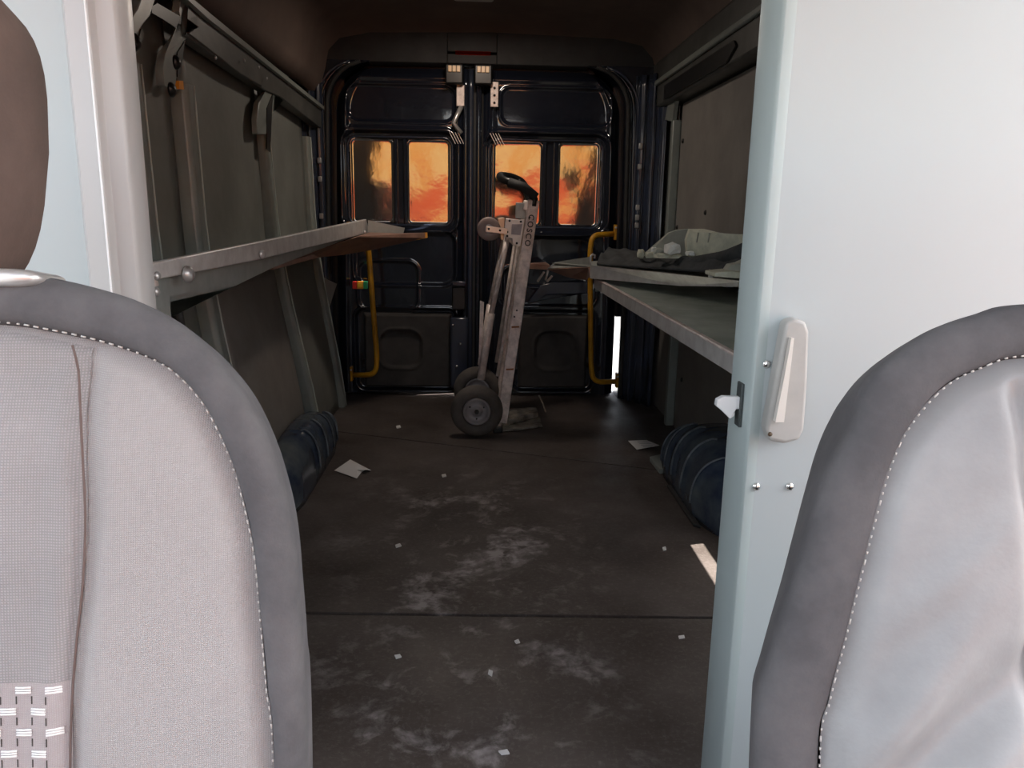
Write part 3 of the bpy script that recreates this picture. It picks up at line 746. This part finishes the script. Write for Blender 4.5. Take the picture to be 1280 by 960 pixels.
def wrR(u, v):
    # diagonal folds in the loose cover
    s = 0
    for (uc, vc, ang, L, wd, am) in ((.17, .02, .95, .12, .024, .024), (.14, -.05, .75, .10, .022, -.022), (.19, .10, 1.0, .10, .020, .016), (.11, .13, .7, .11, .020, -.014), (.21, -.06, 1.15, .07, .016, .012), (.16, .20, .8, .06, .012, .0035)):
        a = math.cos(ang); b = math.sin(ang); x, y = u-uc, v-vc
        l_ = -x*a+y*b; q = x*b+y*a
        s += am*math.exp(-(l_/L)**2-(q/wd)**2)
    return s+.003*noise.noise(Vector((u*9, v*7, 5)))
sr_t, PR, depR, usR, faceR, PSR = seat('driver_seat', 'grey seat on the right with a loose smooth cover, in the foreground', .48, -1,
    [(948, 960), (951, 895), (966, 840), (990, 760), (1018, 665), (1042, 592), (1062, 555), (1076, 528), (1082, 500), (1098, 472), (1130, 442), (1180, 410), (1230, 392), (1280, 380)],
    [(1026, 960), (1040, 880), (1060, 800), (1080, 720), (1098, 650), (1118, 580), (1143, 532), (1185, 485), (1232, 461), (1280, 448)],
    [(1266, 470), (1268, 540), (1271, 640), (1275, 740), (1272, 840), (1268, 960)], SEATR, SEATR, wrR)
headrest(sr_t, .565)
for t, cx in ((sl_t, -.40), (sr_t, .465)):
    link('seat_cushion', box(B(), cx-.25, cx+.25, -.12, .50, .16, .36), SEATS, t, bevel=.05, seg=5)
    link('seat_base', box(B(), cx-.2, cx+.2, -.05, .45, -.3, .17), BLKP, t, bevel=.01)

# ------------------------------------------------------------------ left shelf
ls = thing('folding_shelf', 'aluminium folding shelf tilted out from the left wall', 'shelf')
def S3(*a): return sheet(B(), a)
A0, A1 = Vector((-.552, 1.33, .902)), Vector((-.552, 3.95, .905))
link('shelf_edge', prism(B(), [atX(px, py, -.552) for px, py in ((181, 331), (320, 303), (458, 274), (462, 291), (320, 326), (184, 352))], (-.016, 0, 0)), ALU, ls, bevel=.003)
link('shelf_panel', S3((-.56, 1.33, .895), (-.56, 3.90, .90), (-.815, 3.90, .84), (-.815, 1.33, .835)), STEELG, ls, solid=.006)
link('side_rail', prism(B(), [atX(px, py, -.575) for px, py in ((186, 350), (320, 322), (446, 294), (400, 311), (345, 333), (213, 357), (211, 366), (214, 397), (188, 397))], (-.01, 0, 0)), STEELG, ls, bevel=.002)
link('lower_lip', prism(B(), [atX(px, py, -.59) for px, py in ((340, 331), (393, 318), (398, 322), (342, 337))], (-.01, 0, 0)), BROWN, ls)
link('end_flap', S3(atY(446, 296, 3.55), atY(462, 291, 3.88), atY(500, 292, 3.90), atY(534, 291, 3.92), atY(534, 297, 3.92), atY(470, 311, 3.90), atY(430, 318, 3.75), atY(392, 322, 3.45), atY(352, 329, 2.9)), BROWN, ls, solid=.004)
link('end_face', S3(atY(460, 275, 3.9), atY(506, 285, 3.93), atY(504, 292, 3.93), atY(460, 291, 3.9)), STEELG, ls, solid=.006)
link('flap_tip', S3(atY(519, 292, 3.90), atY(534, 290.5, 3.91), atY(534.5, 297, 3.91), atY(520, 300, 3.90)), AMB, ls, solid=.006)  # orange light on the flap tip, painted with the amber material
for px, py, r in ((234, 343, .016), (327, 318, .012), (456, 291, .012)):
    pz = atX(px, py, -.545); link('bolt', screw(B(), pz, (1, -.3, 0), r), SILV, ls, smooth=True)
br = link('hinge_bracket', prism(B(), [atX(px, py, -.56) for px, py in ((183, 344), (194, 342), (199, 354), (199, 358), (189, 360), (186, 366))], (-.03, 0, 0)), ALUW, ls, bevel=.002)
for px, py in ((196, 345), (195, 365)): link('bolt', screw(B(), atX(px, py, -.55), (1, -.3, 0), .008), SILV, ls, smooth=True)
g0, g1 = atX(215, 362, -.60), atX(226, 420, -.62)
link('gas_strut', tube(B(), [g0, g0.lerp(g1, .2)], .009, 12), SILV, ls, smooth=True)
link('strut_cylinder', tube(B(), [g0.lerp(g1, .15), g0.lerp(g1, 1.6)], .013, 12), BLKP, ls, smooth=True)

# ------------------------------------------------------------------ right shelf
rs = thing('steel_shelf', 'long green-grey steel shelf fixed along the right wall', 'shelf')
link('shelf_top', prism(B(), [(.475, 3.22, .718), (.507, 1.3, .715), (.925, 1.3, .715), (.925, 3.4, .718)], (0, 0, .008)), SHTOP, rs)
bm = B(); beam(bm, (.470, 3.23, .712), (.505, 1.3, .710), .006, .042); link('front_edge', bm, ALU, rs, bevel=.002)
bm = B(); beam(bm, (.472, 3.23, .731), (.507, 1.3, .729), .014, .006); link('edge_lip', bm, ALUW, rs, bevel=.002)
bm = B(); beam(bm, (.475, 3.235, .70), (.92, 3.41, .70), .006, .05); link('end_rail', bm, STEELG, rs, bevel=.002)
for y in (2.0, 3.55): link('bracket', prism(B(), [(.92, y, .70), (.62, y, .70), (.92, y, .50)], (0, .006, 0)), STEELG, rs)
# tray lying on it
tr = thing('loose_shelf_panel', 'bent aluminium shelf panel lying skewed on the right shelf', 'panel')
A = atY(738, 332, 3.1); A2 = atY(738, 348, 3.1); Bq = atY(935, 352, 2.3); B2 = atY(935, 358.5, 2.3)
mid = atY(840, 342, 2.68); mid2 = atY(850, 357, 2.64)
link('front_flange', S3(A, mid, Bq, B2, mid2, A2), ALU, tr, solid=.004)
Az, Bz = A.z-.004, Bq.z-.004
link('panel_sheet', S3(A+Vector((0, 0, -.004)), mid+Vector((0, 0, -.004)), Bq+Vector((0, 0, -.004)), Vector((.92, 2.6, .795)), Vector((.92, 3.7, .79)), atY(690, 329, 3.95)), STEELG, tr, solid=.004)
link('end_curl', tube(B(), [atY(738, 332, 3.1), atY(738, 326, 3.1), atY(738.5, 320, 3.1), atY(741, 318, 3.11), atY(743.5, 319, 3.12), atY(743, 323, 3.12)], .004, 8), ALU, tr, smooth=True)
link('end_flap', S3(atY(736, 334, 3.12), atY(738, 345, 3.12), atY(733, 350, 3.4), atY(712, 347, 3.6), atY(684, 337, 4.0), atY(700, 335, 3.8)), BROWN, tr, solid=.004)
link('end_wall', S3(atY(738, 321, 3.14), atY(738, 333, 3.14), atY(684, 336, 4.0), atY(694, 328, 4.0)), STEELG, tr, solid=.004)
link('flap_tip', S3(atY(661, 329, 4.05), atY(682, 328, 4.02), atY(688, 332, 4.0), atY(684, 337, 4.0), atY(661, 336, 4.05)), BROWN, tr, solid=.01)
bm = B()
for a, b in (((686, 334), (682, 350)), ((680, 340), (672, 352)), ((690, 345), (684, 352))): tube(bm, [atY(*a, 4.04), atY(*b, 4.06)], .006, 6)
link('torn_strips', bm, ALUW, tr)
# moving blanket
bm = B(); nx, ny = 60, 40; G = []
fa, fb = atY(746, 331, 3.12), atY(936, 343, 2.32)
ra, rb = Vector((.62, 3.85, .815)), Vector((.91, 2.62, .83))
for j in range(ny+1):
    row = []
    for i in range(nx+1):
        s, t = i/nx, j/ny
        p = fa.lerp(fb, s).lerp(ra.lerp(rb, s), t)
        hgt = .004+.012*math.sin(math.pi*min(1, t*1.25))+.012*noise.noise(Vector((s*7, t*5, 2)))+.006*math.sin(s*40+t*8)
        if s > .5: hgt += .022*ss(.5, .8, s)*math.sin(math.pi*min(1, t*2.2)) if t < .45 else 0
        row.append(bm.verts.new(p+Vector((0, 0, max(.004, hgt)*ss(0, .10, t)+.002))))
    G.append(row)
for a, b in zip(G, G[1:]):
    for i in range(nx): bm.faces.new((a[i], a[i+1], b[i+1], b[i]))
bl = tag(link('moving_blanket', bm, BLANK, smooth=True, solid=.008), 'charcoal quilted moving blanket spread over the loose aluminium panel', 'blanket')
rp = [atY(px, py, yy)+Vector((0, 0, .0)) for px, py, yy in ((852, 331, 2.72), (862, 331, 2.66), (880, 328, 2.6), (905, 324, 2.5), (920, 318, 2.45), (935, 312, 2.4))]
bm = B(); tube(bm, smooth_path(rp, .1), .026, 14)
link('rolled_fold', bm, BLANK, bl, smooth=True)
# torn pale boards
def ybd(name, label, pts, M, th, cat='board', rag=.0, bev=.002):
    P_ = [atY(px, py, yy) for px, py, yy in pts]
    return tag(link(name, prism(B(), P_, (.0, th, .0)), M, bevel=bev), label, cat)
tb = ybd('torn_board', 'pale greenish torn board standing on the blanket against the right wall', [(860, 321, 2.75), (858, 300, 2.75), (863, 286, 2.75), (867, 289, 2.73), (880, 286, 2.7), (895, 290, 2.65), (912, 293, 2.58), (935, 293, 2.5), (937, 304, 2.5), (925, 311, 2.52), (915, 319, 2.55), (900, 322, 2.6)], CARD, .03)
for px in (872, 886, 901): link('score_line', prism(B(), [atY(px, 291, 2.64), atY(px+1.5, 291, 2.64), atY(px-1, 303, 2.66), atY(px-2, 303, 2.66)], (0, -.006, 0)), CARDD, tb)
tb2 = ybd('torn_board', 'grey-faced torn board slanting up left of the pale board', [(803, 320, 3.0), (818, 308, 2.98), (836, 291, 2.93), (848, 287, 2.9), (863, 286, 2.87), (861, 303, 2.87), (858, 320, 2.88)], CARDD, .02)
tb3 = ybd('board_strip', 'flat greenish board strip at the front right end of the blanket', [(893, 346, 2.31), (893, 341, 2.31), (915, 339, 2.3), (935, 341, 2.3), (935, 349, 2.3)], CARD, .10)
tb4 = ybd('board_strip', 'small rough board piece wedged under the rolled blanket at the partition door', [(908, 340, 2.36), (914, 331, 2.36), (925, 329, 2.36), (936, 322, 2.36), (936, 340, 2.36)], CARDD, .05)
def chunk(px, py, y, sx, sy, sz, M, label, seed, name='foam_chunk'):
    bm = B(); bmesh.ops.create_icosphere(bm, subdivisions=2, radius=1); c = atY(px, py, y)
    for v_ in bm.verts:
        n_ = noise.noise(v_.co*1.4+Vector((seed, 0, 0))); v_.co = Vector([math.copysign(abs(q)**.6, q) for q in v_.co])*(1+.35*n_)
        v_.co = c+Vector((v_.co.x*sx, v_.co.y*sy, v_.co.z*sz))
    return tag(link(name, bm, M), label, 'chunk', 'broken foam chunks on the blanket')
chunk(840, 311, 2.72, .026, .03, .020, FOAMW, 'brightest peaked white foam chunk amid the rubble', 1)
chunk(801, 317, 2.9, .012, .02, .018, CARD, 'upright pale chunk at the left end of the rubble', 2)
chunk(813, 319, 2.88, .022, .02, .012, CARD, 'low pale chunk second from the left in the rubble', 3)
chunk(824, 315, 2.86, .018, .02, .014, CARDD, 'grey chunk just left of the white peaked chunk', 4)
chunk(817, 313, 2.92, .010, .01, .012, FOAMW, 'tiny pale chunk perched behind the grey chunk', 5)
chunk(835, 320, 2.75, .05, .02, .009, CARD, 'flat pale slab chunk under the white peaked chunk', 6)
chunk(863, 317, 2.68, .014, .02, .008, FOAMW, 'small pale chunk at the foot of the tall board', 7)
chunk(903, 319, 2.5, .012, .02, .006, CARD, 'small flat chunk right of the tall board foot', 8)
tag(link('foam_chip', prism(B(), [atY(886, 347, 2.42), atY(891, 347, 2.42), atY(891, 339, 2.42), atY(888, 337, 2.42)], (0, .01, 0)), PAPER), 'small upright white chip on the front edge of the aluminium panel', 'chip')
link('white_end', box(B(), .50, .57, 3.25, 3.26, .668, .70), PAPER, rs)

# ------------------------------------------------------------------ yellow bars
def gbar(pts, label, ends):
    t = thing('grab_bar', label, 'grab bar', group=None)
    link('tube', tube(B(), smooth_path(pts, .06, 8), .0135, 14), YEL, t, smooth=True)
    for e in ends: link('mounting_plate', box(B(), e[0]-.006, e[0]+.006, e[1]-.02, e[1]+.02, e[2]-.03, e[2]+.045), YEL, t, bevel=.002); link('bolt', screw(B(), (e[0], e[1]-.02, e[2]+.03), (0, -1, 0), .006), SILV, t, smooth=True)
    return t
gbar([(-.66, 4.06, .88), (-.565, 4.0, .88), (-.555, 4.0, .78), (-.525, 4.0, .26), (-.53, 4.0, .155), (-.66, 4.04, .145)], 'yellow tubular grab bar on the left rear pillar', [(-.662, 4.04, .145), (-.66, 4.06, .88)])
gbar([(.682, 4.04, .888), (.56, 4.0, .880), (.553, 4.0, .80), (.578, 4.0, .25), (.59, 4.0, .125), (.726, 4.04, .122)], 'yellow tubular grab bar on the right rear pillar', [(.682, 4.04, .888), (.726, 4.04, .122)])
rf = thing('side_marker', 'small red, amber and green marker on the left rear pillar', 'marker')
for px0, px1, M, nm in ((441, 446, RED, 'red_end'), (446.5, 454, AMB, 'amber_middle'), (454.5, 459, GRN, 'green_end')):
    a, b = atY(px0, 361, 4.13), atY(px1, 352, 4.13); link(nm, box(B(), a.x, b.x, 4.12, 4.15, a.z, b.z), M, rf, bevel=.002)
a, b = atY(447.5, 359, 4.12), atY(453, 354, 4.12); link('amber_bars', box(B(), a.x, b.x, 4.114, 4.125, a.z, b.z), mat('yellow_amber', (.95, .6, .05), .3), rf, bevel=.002)

# ------------------------------------------------------------------ hand truck
ht = thing('hand_truck', 'scuffed aluminium hand truck standing near the rear doors', 'hand truck')
def P3(px, py, y): return atY(px, py, y)
lo, hi = P3(627, 528, 3.5), P3(667, 250, 3.5)
far = Vector((0, .33, 0))
for off in (Vector((0, 0, 0)), far):
    bm = B(); beam(bm, lo+off, hi+off, .028, .050, (1, 0, .15)); fr = link('main_rail', bm, ALUW, ht, bevel=.004)
    if off.length == 0: near_rail = fr
for k in (.12, .35, .66, .97):
    p = lo.lerp(hi, k); link('cross_bar', tube(B(), [p, p+far], .012, 10), ALUW, ht, smooth=True)
axis = (hi-lo).normalized()
# flared shoe to nose plate
link('rail_shoe', prism(B(), [P3(620, 500, 3.49), P3(634, 500, 3.49), P3(629, 520, 3.49), P3(627, 534, 3.49), P3(621, 537, 3.49), P3(618, 533, 3.49), P3(625, 518, 3.49)], (0, .02, 0)), ALUW, ht, bevel=.002)
c0 = Vector((.10, 3.50, .0))
link('nose_plate', prism(B(), [(.085, 3.46, .002), (.30, 3.56, .002), (.295, 3.92, .002), (.10, 3.86, .002)], (0, 0, .010)), WOOD, ht, bevel=.003)
link('nose_rib', prism(B(), [(.115, 3.53, .012), (.29, 3.70, .012), (.28, 3.76, .012), (.11, 3.60, .012)], (0, 0, .03)), WOOD, ht, bevel=.006)
link('nose_lip', tube(B(), [P3(674, 495, 3.9), P3(679, 505, 3.84), P3(682, 515, 3.75)], .004, 6), WOOD, ht)
link('toe_cap', box(B(), .065, .11, 3.46, 3.52, .0, .03), BLKP, ht, bevel=.006)
# second frame (folding handle): tube with sleeve
for off in (Vector((0, 0, 0)), far):
    a, m1, b = P3(601, 474, 3.47)+off, P3(614, 392, 3.47)+off, P3(634, 298, 3.47)+off
    link('handle_tube', tube(B(), [m1, b], .012, 12), ALUW, ht, smooth=True)
    link('handle_sleeve', tube(B(), [a, m1], .017, 12), ALUW, ht, smooth=True)
    a2, b2 = P3(622, 470, 3.55)+off, P3(648, 305, 3.55)+off
    link('inner_tube', tube(B(), [a2, b2], .009, 10), ALUW, ht, smooth=True)
link('rear_strap', prism(B(), [P3(600, 376, 3.52), P3(605, 378, 3.52), P3(602, 470, 3.52), P3(598, 470, 3.52)], (0, .01, 0)), ALUW, ht)
# bracket plate with square
pl = link('bracket_plate', prism(B(), [P3(632, 273, 3.455), P3(656, 275, 3.455), P3(651, 308, 3.455), P3(641, 307, 3.455), P3(640, 298, 3.455), P3(630, 296, 3.455)], (0, .012, 0)), mat('pale_alloy', (.72, .68, .64), .4, .4, var=-.2), ht, bevel=.002)
link('plate_square', prism(B(), [P3(640, 280, 3.449), P3(653, 280, 3.449), P3(650.5, 294, 3.449), P3(639, 293, 3.449)], (0, .006, 0)), HUB, pl, bevel=.001)
for px, py in ((637, 276), (651, 277), (634, 290), (634, 295), (646, 304)): link('rivet', screw(B(), P3(px, py, 3.453), (0, -1, 0), .005), RUB, pl, smooth=True)
link('upper_bracket', prism(B(), [P3(645, 253, 3.56), P3(658, 254, 3.56), P3(656, 274, 3.56), P3(644, 273, 3.56)], (0, .012, 0)), STEELG, ht, bevel=.002)
link('spring_catch', prism(B(), [P3(656, 252, 3.475), P3(661, 252, 3.475), P3(659, 263, 3.475), P3(654, 262, 3.475)], (0, .02, 0)), ALU, ht, bevel=.002)
for px, py in ((667, 254), (662, 272), (646, 388), (643, 396)): link('rivet', screw(B(), P3(px, py, 3.474), (0, -1, 0), .004), RUB, ht, smooth=True)
for px, py in ((644, 409), (637, 462)): pp = P3(px, py, 3.473); bm = B(); beam(bm, pp+Vector((-.016, 0, 0)), pp+Vector((.018, 0, .002)), .004, .007); link('rust_mark', bm, mat('rust', (.35, .14, .05), .8), ht)
# lettering down the rail
cu_ = bpy.data.curves.new('lettering', 'FONT'); cu_.body = 'COSCO'; cu_.size = .034; cu_.extrude = .0006; cu_.align_x = 'CENTER'; cu_.align_y = 'CENTER'; cu_.space_character = 1.25; cu_.offset = .0006
to = bpy.data.objects.new('tmp', cu_); COL.objects.link(to); bpy.context.view_layer.update()
tm = bpy.data.meshes.new_from_object(to.evaluated_get(bpy.context.evaluated_depsgraph_get())); bpy.data.objects.remove(to)
tob = bpy.data.objects.new('lettering', tm); COL.objects.link(tob); tob.parent = ht; tm.materials.append(mat('dark_print', (.05, .045, .04), .6)); tob['label'] = 'dark lettering COSCO down the rail'
dx_ = -axis; nz_ = Vector((0, -1, 0)); up_ = nz_.cross(dx_).normalized()
mm = Matrix((dx_, up_, nz_)).transposed().to_4x4(); mm.translation = P3(661.5, 288, 3.4735); tob.matrix_world = mm
# casters at the top
def caster(px, py, y):
    c = P3(px, py, y)
    o = link('caster_wheel', lathe(B(), [(.012, -.013), (.030, -.013), (.044, -.012), (.050, -.006), (.050, .006), (.044, .012), (.030, .013), (.012, .013)], c, (0, 1, 0), 32, True), mat('grey_polyurethane', (.32, .24, .22), .5, var=.3), ht, smooth=True)
    link('caster_hub', lathe(B(), [(0, -.016), (.018, -.016), (.020, -.012), (.020, .012), (.018, .016), (0, .016)], c, (0, 1, 0), 24), HUB, o, smooth=False)
    e = P3(px+23, py+3, y)
    bm = B(); 
    for s in (-.020, .018): beam(bm, c+Vector((-.012, s, 0)), e+Vector((0, s, 0)), .004, .024)
    link('caster_fork', bm, mat('bright_fork', (.75, .62, .5), .35, .5), o, bevel=.001)
    for k in (0, .6): link('rivet', screw(B(), c.lerp(e, k)+Vector((0, -.023, 0)), (0, -1, 0), .005), RUB, ht, smooth=True)
caster(611, 286, 3.46); caster(614, 287, 3.78)
link('caster_plate', prism(B(), [P3(622, 273, 3.5), P3(631, 272, 3.5), P3(630, 300, 3.5), P3(626, 300, 3.5)], (0, .25, 0)), mat('warm_alloy', (.5, .36, .25), .35, .6), ht, bevel=.002)
# loop handle in black rubber across the two rails
h0 = P3(668, 252, 3.5); h1 = h0+far
lp = [h0-axis*.02, h0+axis*.01, P3(655, 233, 3.5), P3(632, 226, 3.52), P3(625, 222, 3.6), P3(625, 219, 3.72), P3(640, 221, 3.84), P3(655, 228, 3.86), h1+axis*.0, h1-axis*.02]
link('loop_handle', tube(B(), smooth_path(lp, .05, 6), .017, 14), BLKP, ht, smooth=True)
link('handle_grip', tube(B(), [P3(670, 247, 3.5), P3(655, 234, 3.5), P3(636, 228, 3.515)], .021, 14), RUB, ht, smooth=True)
# wheels
def wheel(c):
    pr = []
    R0, r0, hw = .117, .058, .036
    for k in range(25):
        a = math.radians(-118+236*k/24); pr.append((R0-.034+.034*math.cos(a), hw*math.sin(a)/math.sin(math.radians(90))))
    pr = [(r0+.004, -.020)]+pr+[(r0+.004, .020)]
    wo = link('wheel', lathe(B(), pr, c, (0, 1, 0), 56, True), RUBG, ht, smooth=True)
    wo['label'] = 'dusty black pneumatic tyre'
    rim = link('rim', lathe(B(), [(r0+.004, .02), (r0+.004, -.022), (r0, -.026), (r0-.006, -.024), (r0-.010, -.014), (.030, -.008), (.022, -.012), (.020, -.02), (.0, -.022)], c, (0, 1, 0), 48), HUB, wo, smooth=True)
    link('axle_nut', lathe(B(), [(0, -.034), (.008, -.034), (.010, -.030), (.010, -.02)], c, (0, 1, 0), 12), RUB, wo)
    for k in range(3):
        a = k*2.1+.5; q = Vector(c)+Vector((math.cos(a)*.036, -.010, math.sin(a)*.036)); link('rivet', screw(B(), q, (0, -1, 0), .004), RUB, wo, smooth=True)
wc = P3(596, 503, 3.42); wc.z = .118
wheel(wc); wheel(wc+Vector((.0, .42, 0)))
link('axle', tube(B(), [wc, wc+Vector((0, .42, 0))], .009, 10), SILV, ht, smooth=True)
for yy in (.06, .38): bm = B(); beam(bm, wc+Vector((0, yy, 0)), lo+Vector((0, yy-.0, .05)), .008, .05, (0, 1, 0)); link('axle_bracket', bm, ALUW, ht)

# ------------------------------------------------------------------ wheel arches
SCUFF = mat('scuffed_navy_rib', (.05, .065, .09), .4, col2=(.2, .22, .24), vscale=16)
def warch(xi, xo, y0, y1, H, label, side, ribs):
    bm = B(); nu_, nv_ = 90, 36; G = []
    for i in range(nu_+1):
        t = i/nu_; y = y0+(y1-y0)*t
        prof_ = math.sin(math.pi*min(max(t, 0), 1))**.38 if 0 < t < 1 else 0
        hgt = H*prof_
        inn = .10*(1-min(1, prof_*1.15))            # ends narrow towards the wall
        row = []
        for j in range(nv_+1):
            a = math.pi/2*j/nv_
            n_ = 3.2; cx, cz = math.cos(a)**(2/n_), math.sin(a)**(2/n_)
            w_ = abs(xo-xi)-inn
            rb = .011*sum(math.exp(-((y-r)/.011)**2) for r in ribs)*ss(.0, .3, cz)*(1 if j < nv_*.8 else .3)
            x = xo+(xi-xo)/abs(xi-xo)*(w_*cx+rb); z = hgt*cz+rb*.6
            row.append(bm.verts.new((x, y, max(0.0, z)+.001)))
        G.append(row)
    G_co = [[v.co.copy() for v in row] for row in G]
    for a, b in zip(G, G[1:]):
        for j in range(nv_): bm.faces.new((a[j], a[j+1], b[j+1], b[j]))
    o = tag(link('wheel_arch', bm, ARCH, smooth=True, solid=.003), label, 'wheel arch')
    for y in ribs:
        i = min(range(nu_+1), key=lambda k: abs(y0+(y1-y0)*k/nu_-y))
        link('arch_rib', tube(B(), [Vector(q)+Vector((math.copysign(.003, xi-xo), 0, .003)) for q in G_co[i][2:30]], .0035, 8), SCUFF, o, smooth=True)
    return o
ra_ = warch(.715, .925, 2.27, 3.06, .245, 'navy ribbed wheel arch at the foot of the right wall', 1, (2.45, 2.58, 2.72, 2.82, 2.92))
la_ = warch(-.595, -.705, 2.30, 3.42, .20, 'navy ribbed wheel arch at the foot of the left wall', -1, (2.8, 2.95, 3.08, 3.2, 3.3))
link('arch_flange', prism(B(), [(.705, 2.9, .002), (.73, 2.9, .002), (.76, 3.1, .002), (.70, 3.06, .002)], (0, 0, .02)), RIB, ra_, bevel=.003)
link('arch_flange', prism(B(), [(.70, 2.38, .001), (.72, 2.36, .001), (.72, 2.75, .001), (.70, 2.75, .001)], (0, 0, .012)), RUB, ra_, bevel=.003)

# ------------------------------------------------------------------ papers and debris
def paper(pts, label, fold):
    P_ = [atZ(px, py, .004) for px, py in pts]; c = sum(P_, Vector())/len(P_)
    bm = B(); vs = [bm.verts.new(p+Vector((0, 0, .012 if i in fold else 0))) for i, p in enumerate(P_)]; cc = bm.verts.new(c+Vector((0, 0, .004)))
    for i in range(len(vs)): bm.faces.new((vs[i], vs[(i+1) % len(vs)], cc))
    return tag(link('paper_sheet', bm, PAPER, solid=.0008), label, 'paper')
paper([(418, 588), (438, 578), (464, 588), (457, 591), (452, 590), (446, 598)], 'white crumpled paper on the floor beside the left wheel arch', (1, 3))
pp = paper([(785, 551), (808, 550), (824, 560), (796, 562)], 'white printed paper on the floor beyond the right wheel arch', (2,))
bm = B()
for k in range(4):
    a, b = atZ(797+k*2.2, 552.5+k*2, .013), atZ(812+k*2, 552.5+k*2, .014); beam(bm, a, b, .003, .0008)
link('printed_lines', bm, mat('grey_ink', (.3, .3, .32), .7), pp)
deb = [((623, 940), (634, 938), (637, 943), (627, 944), 'cream wood chip on the floor at the bottom of the picture'),
       ((494, 682), (500, 680), (502, 683), (495, 685), 'white scrap on the near floor mat, left of its middle'),
       ((552, 594), (557, 593), (558, 596), (553, 597), 'tiny pale scrap on the middle mat right of the crumpled paper'),
       ((643, 802), (648, 800), (650, 804), (645, 805), 'tiny pale scrap just in front of the near floor seam'),
       ((611, 838), (616, 840), (615, 846), (610, 843), 'pale scrap in the chalky marks of the near mat'),
       ((493, 820), (500, 819), (502, 822), (495, 824), 'white scrap left on the near floor mat'),
       ((848, 796), (855, 795), (856, 798), (849, 799), 'pale scrap on the near mat towards the partition door'),
       ((828, 685), (832, 684), (833, 688), (829, 689), 'tiny scrap left of the sunlit strip'),
       ((495, 533), (500, 532), (501, 535), (496, 536), 'pale scrap on the far mat left of the hand truck'),
       ((381, 889), (385, 888), (386, 892), (382, 893), 'tan scrap at the edge of the left seat')]
for *q, lab in deb: tag(link('floor_scrap', prism(B(), [atZ(px, py, .0005) for px, py in q], (0, 0, .003)), PAPER), lab, 'scrap', 'scraps on the floor')
